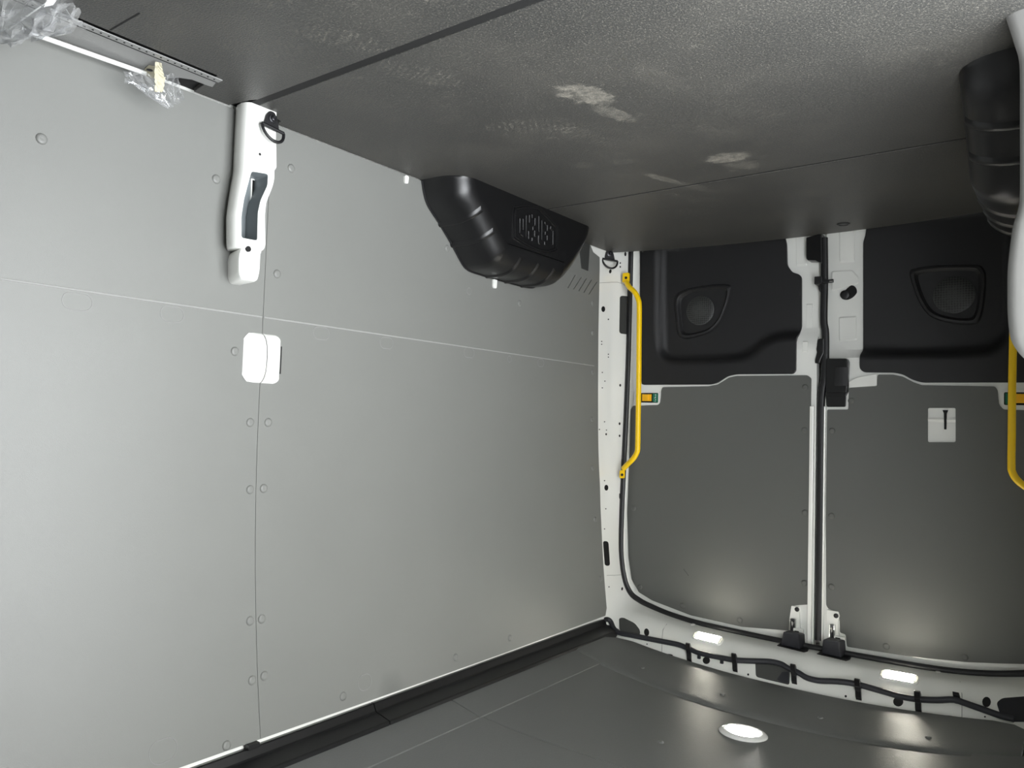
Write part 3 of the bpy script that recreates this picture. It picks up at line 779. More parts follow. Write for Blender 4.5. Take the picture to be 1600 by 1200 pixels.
# --- release switches
def release(dd, x0, x1, z0, z1, flip):
    Y = YD
    mb = MB()
    pad = 0.007
    o2 = fillet([(x0 - pad, z0 + pad), (x1 + pad, z0 + pad), (x1 + pad, z1 - pad), (x0 - pad, z1 - pad)], 0.010, 4)
    i2 = fillet([(x0, z0), (x1, z0), (x1, z1), (x0, z1)], 0.005, 4)
    mb.loft([[(x, Y, z) for x, z in o2], [(x, Y - 0.008, z) for x, z in o2], [(x, Y - 0.008, z) for x, z in i2], [(x, Y - 0.002, z) for x, z in i2]], True, False)
    ho = mb.build('release_switch', 'whiteplastic', dd, smooth=False); ho['label'] = 'door release switch with yellow slider and green sticker'
    MB().prism([(x, Y - 0.003, z) for x, z in i2], (0, 0.003, 0)).build('switch_well', 'hole', ho, smooth=False)
    w = x1 - x0; X = (lambda t: x0 + w * t) if not flip else (lambda t: x1 - w * t)
    a, b = sorted((X(0.30), X(0.70))); zi0, zi1 = lerp(z0, z1, 0.13), lerp(z0, z1, 0.83)
    mb = MB(); mb.box(a, b, Y - 0.008, Y - 0.003, zi1, zi0); q0, q1 = lerp(a, b, .35), lerp(a, b, .72); mb.box(q0, q1, Y - 0.014, Y - 0.007, zi1 + .002, zi0 - .002)
    mb.build('slider', 'amber', ho, smooth=False, bevel=0.001)
    a, b = sorted((X(0.75), X(0.97)))
    st_ = MB().box(a, b, Y - 0.0045, Y - 0.003, z1 + .003, z0 - .003).build('sticker', 'green', ho, smooth=False)
    mb = MB()   # white pictogram: arrow and dots
    cxx = (a + b) / 2
    for k, (dx, t, rw, rh) in enumerate(((0.0015, .2, .0022, .0022), (0.0015, .42, .0012, .004), (-0.002, .5, .0016, .0016), (0.0015, .68, .0016, .0022), (0.0, .85, .003, .001))):
        zc = lerp(z0, z1, t); mb.box(cxx + dx - rw, cxx + dx + rw, Y - 0.005, Y - 0.0044, zc - rh, zc + rh)
    mb.build('pictogram', 'whiteplastic', ho, smooth=False)
a, b = D(994, 614), D(1029.5, 629.5)
release(d1, a[0], b[0], a[1], b[1], False)
a, b = D(1569, 613), D(1569, 633)
release(d2, a[0], a[0] + (D(1029.5, 629.5)[0] - D(994, 614)[0]), a[1], b[1], True)

# --- pressed pads in the white metal
def pad(dd, pix, Y, t=0.004, r=0.008):
    o2 = fillet([D(*p) for p in pix], r, 4); cen = np.mean(np.array(o2), 0)
    inn = [tuple(cen + (np.array(q) - cen) * 0.86) for q in o2]
    MB().loft([[(x, Y + 0.001, z) for x, z in o2], [(x, Y - t, z) for x, z in inn]], True, True).build('pressed_pad', 'white', dd, smooth=True, angle=25)
YB = YD + 0.035
pad(d1, [(1239, 360), (1258, 360), (1258, 414), (1240, 415)], YB)
pad(d1, [(1256, 472), (1266.5, 472), (1266, 515), (1255, 515)], YB, 0.003, 0.004)
pad(d1, [(1254, 533), (1263, 533), (1262.5, 550.5), (1253.5, 550.5)], YD, 0.003, 0.004)
pad(d2, [(1307.5, 352), (1333, 352), (1333, 408), (1307.5, 409)], YB)
pad(d2, [(1294, 421), (1329, 419), (1340, 431), (1339, 441), (1318, 448), (1294, 453)], YB)
pad(d2, [(1306.5, 493), (1336, 491), (1336, 531), (1307, 533)], YB)
# --- oval opening with stud
o2 = [(1337, 449), (1339, 457), (1333, 464.5), (1324, 468.5), (1316, 467), (1314, 460), (1320, 455), (1325, 450), (1331, 446)]
MB().prism([(x, YB - 0.0035, z) for x, z in [tuple(c) for c in catmull([D(*p, YB) for p in o2], 4, closed=True)]], (0, 0.003, 0)).build('oval_opening', 'hole', d2, smooth=False)
c = D(1321, 461, YB); MB().lathe((c[0], YB - 0.003, c[1]), (0, -1, 0), [(0.018, 0), (0.018, 0.008), (0.012, 0.011), (0.005, 0.011)]).build('rubber_stud', 'rubber', d2)
# --- black block at the foot of the meeting edge
q = [D(*p) for p in ((1262, 373), (1286, 366), (1287, 413), (1281, 411), (1276, 408.5), (1264, 408), (1262, 405))]
o = MB().prism([(x, YD - 0.022, z) for x, z in q], (0, 0.055, 0)).build('corner_block', 'black', d1, smooth=False, bevel=0.003)
o['label'] = 'black plastic block at the meeting edge'
# --- striker hook
hk = empty_part = MB()
p0, p1 = D(1281, 441, YD - 0.02), D(1303, 439.5, YD - 0.02)
hk.box(p0[0], p1[0], YD - 0.03, YD - 0.020, p1[1] - 0.006, p1[1] + 0.008)
hk.box(D(1276, 440)[0], D(1288, 440)[0], YD - 0.034, YD + 0.035, D(1280, 446)[1], D(1280, 434)[1])
hk.prism([(x, YD - 0.01, z) for x, z in [D(*p) for p in ((1279, 447), (1286, 447), (1284, 453), (1282, 457), (1280, 453))]], (0, 0.04, 0))
s_ = hk.build('striker', 'rubber', d1, smooth=False, bevel=0.002)
x, z = D(1299, 439.8, YD - 0.03); MB().box(x - 0.008, x + 0.006, YD - 0.031, YD - 0.029, z - 0.002, z + 0.003).build('bright_pin', 'zinc', s_, smooth=False)
# --- lock catch on door 1 edge
mb = MB()
mb.prism([(x, YD - 0.016, z) for x, z in [D(*p) for p in ((1280, 530), (1289, 529), (1289, 552), (1284, 562), (1282, 568), (1275, 568), (1275, 563), (1278, 551), (1277, 546))]], (0, 0.05, 0))
mb.build('lock_catch', 'black', d1, smooth=False, bevel=0.003)
# --- grey return face of door 1 along the gap
mb = MB()
mb.loft([[(D(1276, 420)[0], YB - 0.002, z), (D(1286, 420)[0], YB - 0.01, z)] for z in (0.86, 0.30)] , closed=False)
mb.build('edge_return', 'white', d1, smooth=False)
# --- latch handle on door 2
q = fillet([D(*p) for p in ((1294, 561), (1326, 561), (1328, 566), (1326, 614), (1293, 614))], 0.006, 3)
lh = MB().prism([(x, YD - 0.030, z) for x, z in q], (0, 0.032, 0)).build('latch_housing', 'black', d2, smooth=False, bevel=0.003)
lh['label'] = 'black plastic door latch handle'
q = [D(*p, YD - 0.03) for p in ((1304, 573.5), (1325, 573.5), (1325, 603), (1304, 603))]
MB().loft([[(q[0][0], YD - 0.0305, z), (lerp(q[0][0], q[1][0], .5), YD - 0.036, z), (q[1][0], YD - 0.0305, z), (q[1][0], YD - 0.026, z), (q[0][0], YD - 0.026, z)] for z in (q[0][1], q[2][1])]).build('latch_lever', 'trim', lh, bevel=0.001)
q = fillet([D(*p) for p in ((1291.5, 619), (1323, 617), (1322.5, 636), (1293, 636))], 0.006, 3)
mb = MB(); mb.prism([(x, YD - 0.014, z) for x, z in q], (0, 0.010, 0))
q = [D(*p) for p in ((1293, 613), (1326, 613), (1323, 619), (1292, 620))]
mb.prism([(x, YD - 0.020, z) for x, z in q], (0, 0.016, 0))
mb.build('latch_skirt', 'black', lh, smooth=False, bevel=0.002)
# white bridge beside the latch
q = fillet([D(*p) for p in ((1327, 597), (1340, 590), (1371, 584), (1371, 603), (1328, 606))], 0.004, 3)
MB().prism([(x, YD - 0.010, z) for x, z in q], (0, 0.012, 0)).build('latch_bridge', 'white', d2, smooth=False, bevel=0.004)
# --- upper lock brackets
def lock_bracket(dd, plate, bolt, rod, block, tag_):
    o = MB().prism([(x, YD - 0.012, z) for x, z in fillet([D(*p) for p in plate], 0.004, 3)], (0, 0.013, 0)).build('lock_bracket', 'white', dd, smooth=False, bevel=0.002)
    c = D(*bolt, YD - 0.012); MB().lathe((c[0], YD - 0.012, c[1]), (0, -1, 0), [(0.009, 0), (0.009, 0.004), (0.004, 0.006)]).build('bolt', 'rubber', o)
    x0, z0 = D(rod[0], rod[1]); x1, z1 = D(rod[2], rod[3])
    mb = MB(); mb.box(x0, x1, YD - 0.022, YD - 0.012, z1, z0); mb.build('lock_slide', 'steel', o, smooth=False, bevel=0.001)
    xm = (x0 + x1) / 2
    mb = MB(); mb.box(x0 - 0.004, x0, YD - 0.026, YD - 0.012, z1, z0); mb.box(x1, x1 + 0.004, YD - 0.026, YD - 0.012, z1, z0)
    mb.tube([(x0 + 0.004, YD - 0.024, z0 - 0.01), (xm, YD - 0.027, (z0 + z1) / 2), (x1 - 0.003, YD - 0.024, z0 - 0.012)], 0.002, 6)
    mb.build('lock_rail', 'zinc', o, smooth=False)
    x0, z0 = D(block[0], block[1]); x1, z1 = D(block[2], block[3])
    b = MB().box(x0, x1, YD - 0.030, YD - 0.012, z1, z0).build('lock_block', 'white', o, smooth=False, bevel=0.002)
    MB().box(lerp(x0, x1, .15), lerp(x0, x1, .6), YD - 0.031, YD - 0.029, lerp(z0, z1, .65), lerp(z0, z1, .35)).build('block_slot', 'hole', o, smooth=False)
lock_bracket(d1, ((1238, 945.5), (1250, 948), (1251, 975), (1252, 988), (1234, 988), (1235, 965)), (1245.5, 952), (1239, 965, 1244, 989), (1243, 979, 1258, 992), 0)
lock_bracket(d2, ((1293, 952), (1311, 955), (1313, 962), (1310, 972), (1312, 995), (1291, 995)), (1306.5, 962), (1300, 974, 1305, 1000), (1306, 991, 1322.5, 999), 0)
x0, z0 = D(1321, 990); x1, z1 = D(1323, 1015)
# scratch on lining of door 1
a, b = D(1068, 889, YD - .0062), D(1076, 900, YD - .0062)
MB().tube([(a[0], YD - .0062, a[1]), (b[0], YD - .0062, b[1])], 0.0011, 5).build('scratch', 'flap', ln1)

# ================================================================== LOCK COVERS on the header (black rubber boots)
def lock_cover(base, top, label):
    hits = [cast(frame_bvh, *p) for p in base]; b3 = [h[0] + h[1] * 0.002 for h in hits]
    root = empty('lock_cover', tuple(np.mean(b3, 0))); tag(root, label, 'cover', 'black boots over the upper door locks')
    nr = _n(sum(h[1] for h in hits))
    MB().prism(b3, -nr * 0.004).build('flange', 'rubber', root, smooth=False, bevel=0.001)
    bot = [cast(frame_bvh, *p) for p in top[0]]; b4 = [h[0] for h in bot]
    t4 = [onY(*p, Y) for p, Y in zip(top[1], top[2])]
    MB().loft([b4, t4], True, True).build('boot', 'cable', root, smooth=False, bevel=0.005)
lock_cover([(1214, 1009), (1220, 1005), (1268, 1007), (1262, 1018), (1256, 1019.5)],
           [[(1219, 1008), (1250, 1015), (1259, 1010), (1228, 1004)], [(1223.5, 987), (1249, 990), (1258, 990), (1233, 984)], (3.13, 3.13, 3.20, 3.20)],
           'black lock boot on the header under the door beside the wall')
lock_cover([(1276, 1022), (1284, 1017), (1335, 1019), (1328, 1031), (1322, 1033)],
           [[(1283, 1021), (1314, 1028), (1323, 1022), (1292, 1016)], [(1285.5, 999), (1311, 1002), (1321, 1000), (1296, 995)], (3.13, 3.13, 3.20, 3.20)],
           'black lock boot on the header under the door with square recess')

# ================================================================== CABLE DUCT along wall and ceiling
cd = empty('cable_duct', (-1.69, 1.7, -0.90)); tag(cd, 'long black plastic cable duct between grey wall and ceiling', 'duct')
sec = [(-1.741, -0.852), (-1.726, -0.8505), (-1.722, -0.8525), (-1.713, -0.870), (-1.709, -0.873), (-1.657, -0.8840), (-1.652, -0.8865), (-1.651, -0.93), (-1.745, -0.93)]
for (y0, y1, d) in ((-0.9, 1.642, 0.0), (1.646, 3.035, 0.0)):
    MB().loft([[(x, y, z) for x, z in sec] for y in (y0, y1)]).build('duct_section', 'duct', cd, smooth=True, angle=14)
p = wallhit(393, 1163)
MB().box(p[0] - 0.004, p[0] + 0.012, p[1] - 0.016, p[1] + 0.016, p[2] - 0.008, p[2] + 0.004).build('duct_clip', 'rubber', cd, smooth=False)

# ================================================================== WIRING LOOM on the header
def hpt(px, py, off):
    p, n = cast(frame_bvh, px, py)
    return None if p is None else p + n * off
loom = empty('wiring_loom', (CX, 2.98, -0.94)); tag(loom, 'dark wiring loom clipped along the white header', 'cable')
lp = [(947, 969), (953, 973), (959, 983), (965, 989.5), (972, 992.5), (985, 995), (1010, 1000), (1035, 1005), (1060, 1010), (1076, 1016), (1090, 1022), (1105, 1026), (1125, 1030), (1147, 1034), (1165, 1035.5), (1182, 1036), (1205, 1037), (1222, 1041), (1232, 1047), (1240, 1050), (1250, 1055), (1262, 1062), (1280, 1066.5), (1300, 1067.5), (1320, 1069), (1340, 1072.5), (1360, 1078), (1385, 1085), (1410, 1092), (1435, 1096), (1465, 1097.5), (1490, 1097), (1505, 1101), (1525, 1108), (1545, 1115), (1565, 1122), (1585, 1127)]
pts = [hpt(*p, 0.012) for p in lp]; pts = [p for p in pts if p is not None]
p0 = np.array([-1.712, 3.02, -0.868]); q = onY(941, 969.5, 3.03)
pts = [q] + pts
MB().tube(catmull(pts, 4), 0.0105, 10).build('sleeve', 'cable', loom)
for (px, py, L) in ((1077, 1021, 26), (1148.5, 1037, 26), (1241, 1055, 28), (1341.5, 1079, 30), (1435, 1098, 30), (1496, 1094, 12)):
    a, n = cast(frame_bvh, px - 0.5, py - L / 2); b, n2 = cast(frame_bvh, px + 0.5, py + L / 2)
    if a is None or b is None: continue
    mid_, n3 = cast(frame_bvh, px, py)
    mb = MB(); u = np.array([1.0, 0, 0]); w = 0.0095
    v = _n(b - a)
    prof = [(a, 0.001), (lerp(a, b, .05), 0.020), (lerp(a, b, .2), 0.029), (lerp(a, b, .55), 0.028), (lerp(a, b, .65), 0.014), (lerp(a, b, .95), 0.012), (b, 0.001)]
    mb.loft([[c + n3 * h - u * w, c + n3 * h + u * w, c - n3 * 0.002 + u * w, c - n3 * 0.002 - u * w] for c, h in prof])
    mb.build('loom_clip', 'rubber', loom, smooth=False, bevel=0.0015)
for (px, py) in ((1093, 1027.5), (1128.5, 1035)):
    p = hpt(px, py, 0.006); MB().box(p[0] - 0.006, p[0] + 0.006, p[1] - 0.006, p[1] + 0.004, p[2] - 0.008, p[2] + 0.006).build('loom_tab', 'cable', loom, smooth=False, bevel=0.001)

# ================================================================== LAMPS
def header_lamp(px, py, label):
    p, n = cast(frame_bvh, px, py)
    u = np.array([1.0, 0, 0]); u = _n(u - n * (u @ n)); v = np.cross(n, u)
    root = empty('header_lamp', tuple(p)); tag(root, label, 'lamp', 'lit lamps in the rear header')
    def loc(a, b, c): return p + u * a + v * b + n * c
    o2 = fillet([(-0.064, -0.026), (0.064, -0.026), (0.064, 0.026), (-0.064, 0.026)], 0.020, 5)
    i2 = [(a * 0.95, b * 0.86) for a, b in o2]
    MB().loft([[loc(a, b, -0.03) for a, b in o2], [loc(a, b, 0.004) for a, b in o2], [loc(a, b, 0.007) for a, b in i2], [loc(a, b, 0.001) for a, b in i2]], True, True).build('lamp_bezel', 'whiteplastic', root)
    l2 = fillet([(-0.046, -0.021), (0.046, -0.021), (0.046, 0.021), (-0.046, 0.021)], 0.006, 3)
    MB().loft([[loc(a, b, 0.001) for a, b in l2], [loc(a, b, 0.008) for a, b in l2], [loc(a * .9, b * .8, 0.011) for a, b in l2]], True, True).build('lamp_lens', 'headlamp', root)
    for sg in (-1, 1):
        e2 = fillet([(sg * 0.048, -0.020), (sg * 0.059, -0.016), (sg * 0.059, 0.016), (sg * 0.048, 0.020)], 0.004, 3)
        MB().loft([[loc(a, b, 0.001) for a, b in e2], [loc(a, b, 0.008) for a, b in e2]], True, True).build('lens_end', 'lens', root, smooth=False)
header_lamp(1106, 998, 'lit header lamp nearest the side wall and duct')
header_lamp(1405, 1059, 'lit header lamp below the door with square recess')
lc = ceilhit(1161, 1146)
root = empty('roof_lamp', tuple(lc)); tag(root, 'lit oval lamp with white bezel flush in the grey ceiling', 'lamp')
tilt = (ceilZ(lc[0] + .05, lc[1]) - ceilZ(lc[0] - .05, lc[1])) / .1
def rl(a, b, h): return (lc[0] + a, lc[1] + b, lc[2] + tilt * a + h)
A, B = 0.078, 0.066
rings = [[rl(x, y, h) for x, y in ellipse(0, 0, A * k, B * k, 40)] for k, h in ((1.0, -0.004), (1.0, 0.002), (0.93, 0.007), (0.78, 0.010), (0.66, 0.008))]
MB().loft(rings, True, True).build('lamp_bezel', 'whiteplastic', root)
l2 = fillet([(-0.052, -0.018), (0.052, -0.018), (0.052, 0.022), (-0.052, 0.022)], 0.014, 5)
MB().loft([[rl(a, b, 0.006) for a, b in l2], [rl(a, b, 0.0115) for a, b in l2], [rl(a * .9, b * .85, 0.013) for a, b in l2]], True, True).build('lamp_lens', 'rooflamp', root)

# ================================================================== WHEEL ARCH COVERS
arch_out = [(1.842, 0.797), (1.868, 0.727), (1.937, 0.668), (2.000, 0.612), (2.058, 0.556), (2.085, 0.540), (2.125, 0.534), (2.28, 0.531), (2.46, 0.533), (2.52, 0.552), (2.60, 0.622), (2.69, 0.735), (2.712, 0.797)]
def resample(pts, n):
    P = catmull(pts, 8); d = np.cumsum([0] + [np.linalg.norm(b - a) for a, b in zip(P[:-1], P[1:])])
    return [np.array([np.interp(t, d, [p[0] for p in P]), np.interp(t, d, [p[1] for p in P])]) for t in np.linspace(0, d[-1], n)]
AO = resample(arch_out, 130)
ACEN = np.array([2.28, 0.78])
def arch_xz(t):
    """t 0..1 from the lining to the inner face: plan x and inset"""
    if t < 0.42: return lerp(-1.80, -1.742, t / 0.42), 0.0
    a = (t - 0.42) / 0.58 * math.pi / 2
    return -1.742 + 0.107 * math.sin(a), 0.085 * (1 - math.cos(a))
ANRM = []
for i in range(len(AO)):
    a, b = AO[max(0, i - 1)], AO[min(len(AO) - 1, i + 1)]; t = _n(b - a); n_ = np.array([-t[1], t[0]])
    if n_ @ (ACEN - AO[i]) < 0: n_ = -n_
    ANRM.append(n_)
def arch_pt(i, t, out=0.0):
    X, ins = arch_xz(t)
    if i != int(i):
        k = int(i); q = lerp(AO[k], AO[k + 1], i - k) + ANRM[k] * (ins - out); return X, q[0], min(FLOOR, q[1])
    q = AO[i] + ANRM[i] * (ins - out)
    q = np.array([q[0], min(FLOOR, q[1])])
    if i in (0, len(AO) - 1): q[1] = FLOOR
    return X, q[0], q[1]
def wheel_arch(label, mx):
    root = empty('wheel_arch_cover', mx((-1.72, 2.28, FLOOR))); tag(root, label, 'wheel arch', 'black wheel arch covers on the floor')
    T = [0, 0.2, 0.42] + [0.42 + 0.58 * k / 9 for k in range(1, 10)]
    mb = MB(); n = len(AO)
    grid = [[mx(arch_pt(i, t)) for i in range(n)] for t in T]
    mb.loft(grid, closed=False)
    b = len(mb.v) - n
    mb.f.append(tuple(b + i for i in range(n)))
    sh = mb.build('arch_shell', 'black', root, smooth=True, angle=60)
    # ribs across the shell
    L = np.cumsum([0] + [np.linalg.norm(b_ - a_) for a_, b_ in zip(AO[:-1], AO[1:])])
    for (y, z) in ((1.937, 0.668), (2.002, 0.610), (2.20, 0.533), (2.31, 0.532), (2.42, 0.533)):
        i0 = int(np.argmin([np.hypot(q[0] - y, q[1] - z) for q in AO]))
        rows = []
        for di, out in ((-1, -0.001), (0, 0.0055), (1, 0.0055), (1.6, -0.001)):
            rows.append([mx(arch_pt(i0 + di, t, out)) for t in [0.0, 0.42] + [0.42 + 0.58 * k / 9 for k in range(1, 8)]])
        MB().loft(rows, closed=False).build('rib', 'black', sh, smooth=True, angle=60)
    # flange edge against the lining
    MB().tube([mx((-1.795, q[0], min(q[1], FLOOR - 0.003))) for q in AO], 0.004, 6).build('flange', 'rubber', sh)
    return root, sh
ident = lambda p: tuple(p)
root, sh = wheel_arch('black plastic wheel arch cover with embossed emblem against the grey lining', ident)
flipm = lambda p: (-0.24 - (p[0] + 1.635), p[1], p[2])
root2, sh2 = wheel_arch('black plastic wheel arch cover half hidden behind the white pillar', flipm)
# emblem on the inner face: octagonal ring with upright bars
XF = -1.635
def EM(a, b): p = onX(780 + a / 10, 300 + b / 10, XF); return (p[1], p[2])
ring = [EM(*p) for p in ((240, 300), (290, 262), (430, 245), (590, 258), (640, 290), (860, 530), (882, 580), (878, 850), (860, 890), (760, 925), (620, 905), (420, 815), (270, 720), (240, 660))]
ringc = [tuple(c) for c in catmull(ring, 3, closed=True)]
em = MB().tube([(XF + 0.001, y, z) for y, z in ringc], 0.0045, 8, closed=True, up=(1, 0, 0)).build('emblem', 'black', root)
em['label'] = 'embossed emblem of upright bars in an angular ring'
cen = np.mean(np.array(ringc), 0)
MB().tube([(XF, *(cen + (np.array(q) - cen) * 1.09)) for q in ringc], 0.0035, 8, closed=True, up=(1, 0, 0)).build('emblem_rim', 'black', em)
for (x, y0, y1) in [(310, 410, 650), (360, 420, 600), (408, 360, 710), (458, 360, 490), (445, 610, 740), (500, 355, 410), (545, 410, 525), (512, 545, 600), (540, 605, 700), (500, 715, 770), (605, 375, 620), (600, 680, 800), (652, 440, 755), (700, 470, 500), (738, 520, 610), (705, 620, 670), (735, 680, 760), (695, 780, 830), (790, 540, 575), (825, 600, 830)]:
    q = [EM(x - 13, y0), EM(x + 13, y0), EM(x + 13, y1), EM(x - 13, y1)]
    c = np.mean(np.array(q), 0)
    MB().loft([[(XF - 0.001, y, z) for y, z in q], [(XF + 0.006, y, z) for y, z in q], [(XF + 0.008, *(c + (np.array(a_) - c) * np.array([0.6, 0.92]))) for a_ in q]]).build('emblem_bar', 'black', em, smooth=False)
for (x0, y0, x1, y1) in ((320, 650, 365, 690), (600, 780, 635, 815), (790, 555, 825, 605), (705, 485, 740, 525)):
    a_, b_ = EM(x0, y0), EM(x1, y1)
    MB().tube([(XF + 0.001, *a_), (XF + 0.001, *b_)], 0.004, 6).build('emblem_bar', 'black', em)

# ================================================================== WALL PILLAR with opening (left side)
tp = empty('trim_1', (-1.77, 1.18, FLOOR)); tag(tp, 'white body pillar with tall opening between two grey wall panels', kind='structure')
XP = -1.728
def PP(px, py): p = onX(px, py, XP); return (p[1], p[2])
front = [(1.139, 0.797), (1.216, 0.797), PP(431, 200), PP(432, 262), PP(428.5, 266), PP(428.5, 280), PP(426, 291), PP(416, 316), PP(414, 335), PP(414.5, 384), PP(411.5, 391), PP(378, 386), PP(376, 380), PP(376, 335), PP(380, 308), PP(388, 262)]
op = [PP(*p) for p in ((393, 267.6), (419, 272), (418, 289.5), (407, 313.5), (403, 332), (402, 376), (375, 371), (375, 337.5), (379, 311), (387, 289.5))]
op = [(a + 0.004 if k in (6, 7, 8) else a, b) for k, (a, b) in enumerate(op)]
opf = fillet(op, 0.007, 4)
# face plate with opening, sides falling back to the lining
mb = MB()
ff = fillet(front, [0.001, 0.001] + [0.008] * 14, 4)
mb.sheet(ff, [opf], lambda y, z: (XP, y, z), (-0.004, 0, 0), 0.03)
mb.build('pillar_face', 'white', tp, smooth=False, bevel=0.0012)
cenF = np.array([1.175, 0.62])
mb = MB()
def flare(q, k):
    # towards the front of the van the flank slopes, towards the rear it is steep
    y, z = q; dy = (0.008 + 0.012 * sstep((0.62 - z) / 0.2)) if y < 1.165 else 0.004
    return (y + dy * k, z - (0.004 * k if z < 0.45 else 0))
def mid_(q, k): return (q[0] - (0.013 * k if q[0] < 1.165 else -0.003 * k), q[1] - (0.004 * k if q[1] < 0.45 else 0))
mb.loft([[(XP - 0.0005, y, z) for y, z in ff], [(XP - 0.003, *mid_(q, 0.35)) for q in ff], [(XP - 0.010, *mid_(q, 0.75)) for q in ff], [(XP - 0.024, *mid_(q, 1.0)) for q in ff], [(XP - 0.045, *mid_(q, 0.8)) for q in ff], [(XW - 0.002, *flare(q, 0.35)) for q in ff]], True, False)
mb.build('pillar_flank', 'white', tp, smooth=True, angle=50)
# hollow behind the opening
mb = MB(); oc = np.mean(np.array(opf), 0)
mb.loft([[(XP - 0.001, y, z) for y, z in opf], [(XP - 0.012, *(oc + (np.array(q) - oc) * 0.985)) for q in opf], [(XW + 0.010, *(oc + np.array([0.010, 0]) + (np.array(q) - oc) * np.array([0.8, 0.97]))) for q in opf]], True, False)
mb.build('opening_rim', 'recess_shade', tp, smooth=True)
mb = MB(); mb.prism([(XW + 0.008, *q) for q in [tuple(oc + np.array([0.010, 0]) + (np.array(q) - oc) * np.array([0.82, 0.98])) for q in opf]], (-0.004, 0, 0))
bk = mb.build('pillar_back', 'recess_shade', tp, smooth=False)
p_ = [onX(*p, XW + 0.010) for p in ((394, 281.5), (407, 284), (405, 317), (393, 313))]
MB().prism([np.array(p) for p in p_], (-0.004, 0, 0)).build('inner_slot', 'hole', bk, smooth=False)
p_ = [onX(*p, XW + 0.012) for p in ((392.5, 278), (409, 281), (407, 320), (404, 320), (406, 283.5), (394.5, 281), (393.5, 317), (391.5, 316))]
MB().prism([np.array(p) for p in p_], (-0.004, 0, 0)).build('slot_rim', 'white', bk, smooth=False)
a, b = onX(388, 330, XW + .010), onX(404, 326, XW + .010)
MB().tube([a, b], 0.004, 6).build('inner_ridge', 'white', bk)
# lower cover tongue
low = [PP(378, 386), PP(411, 391), PP(408.5, 396), PP(407, 425), PP(403, 441), PP(378, 437), PP(374, 428), PP(374, 398)]
lf = fillet(low, 0.010, 4); lcn = np.mean(np.array(lf), 0)
mb = MB(); mb.loft([[(XP - 0.003, *(lcn + (np.array(q) - lcn) * 0.95)) for q in lf], [(XP - 0.008, *q) for q in lf], [(XW - 0.002, *flare(q, 0.7)) for q in lf]], True, True)
mb.build('pillar_tongue', 'white', tp, smooth=True, angle=35)
c = PP(388, 389); MB().lathe((XP + 0.0005, *c), (1, 0, 0), [(0.0075, -0.003), (0.0075, 0.001), (0.002, 0.001)], 16).build('plug', 'hole', tp)
c = PP(406, 241); MB().lathe((XP, *c), (1, 0, 0), [(0.0035, -0.003), (0.0035, 0.0008), (0.001, 0.0008)], 12).build('hole', 'hole', tp)
for (px, py, h) in ((378.8, 205, 0.003), (375.5, 272, 0.006)):
    p = onX(px, py, -1.758); MB().box(p[0] - .0015, p[0] + .0015, p[1] - .003, p[1] + .003, p[2] - h, p[2] + h).build('hole', 'hole', tp, smooth=False)
MB().tube([(XP + 0.0003, *PP(390, 256)), (XP + 0.0003, *PP(430, 264))], 0.0012, 6).build('crease', 'white', tp)

# ================================================================== RIGHT PILLAR (close to the viewer)
sil = [(1564, -60), (1568, 0), (1572, 30), (1577, 45), (1585, 70), (1592, 95), (1593.5, 130), (1593.5, 187), (1593.5, 300), (1590, 330), (1583, 353), (1577.5, 390), (1574.5, 422), (1574, 455), (1574.5, 490), (1578, 525), (1587, 545), (1600, 560), (1625, 582)]
YP = 1.70
sp_ = [onY(*p, YP) for p in sil]
col = [(p[0], p[2]) for p in sp_ if p[2] < FLOOR - 0.01]
col = [(col[0][0] - 0.006, FLOOR)] + col + [(-0.035, col[-1][1] - 0.10), (-0.032, -0.74)]
cc = catmull([np.array(c) for c in col], 4)
rings = []
for (x, z) in cc:
    d = max(0.012, 0.03 - x)
    rings.append([(0.094, YP - 0.03, z), (x + 0.35 * d, YP - 0.026, z), (x + 0.1 * d, YP - 0.014, z), (x, YP, z), (x + 0.002, YP + 0.05, z), (x + 0.01, YP + 0.09, z), (x + 0.3 * d, YP + 0.115, z), (0.094, YP + 0.12, z)])
mb = MB().loft(rings); t2 = mb.build('trim_2', 'dimmed_white', smooth=True, angle=60)
tag(t2, 'bulging white door pillar close at the right edge of the picture', kind='structure')

# ================================================================== WHITE COVER in the panel joint
cv = empty('pillar_cover', (wallX(capc[2]), capc[1], capc[2])); tag(cv, 'glossy white cover split in two, set in the grey wall panel joint', 'cover')
def lobe(x0, x1, name, m='whiteplastic'):
    # cushion between plan y x0..x1
    n = 22
    lpts = []
    R_ = 0.030
    def edge_y(z, side):
        t = abs(z) / CAPH
        cut = 0.0
        if abs(z) > CAPH - R_: cut = R_ - math.sqrt(max(0, R_ ** 2 - (abs(z) - (CAPH - R_)) ** 2))
        if side == 'out': return cut
        return 0.0
    zs_ = [CAPH * math.sin(math.pi / 2 * k / n) for k in range(-n, n + 1)]
    rings = []
    for z in zs_:
        split = 0.006 * (1 - (z / CAPH) ** 2) - 0.002
        if x0 < 0: a, b = -CAPW + edge_y(z, 'out'), split - 0.0012
        else: a, b = split + 0.0012, CAPW - edge_y(z, 'out')
        row = []
        for k in range(13):
            t = k / 12; y = lerp(a, b, t)
            u = abs(y) / CAPW; w_ = abs(z) / CAPH
            h = 0.022 * (1 - u ** 3.5) ** 0.6 * (1 - w_ ** 4) ** 0.6 if u < 1 and w_ < 1 else 0.0
            if x0 < 0: h *= 1.0 - 0.35 * math.exp(-((y + 0.038) / 0.012) ** 2)
            row.append((wallX(capc[2] + z) - 0.004 + h, capc[1] + y, capc[2] + z))
        rings.append(row)
    mb = MB().loft(rings, closed=False); return mb.build(name, m, cv, smooth=True)
lobe(-1, 0, 'cover_half'); lobe(1, 2, 'cover_half')
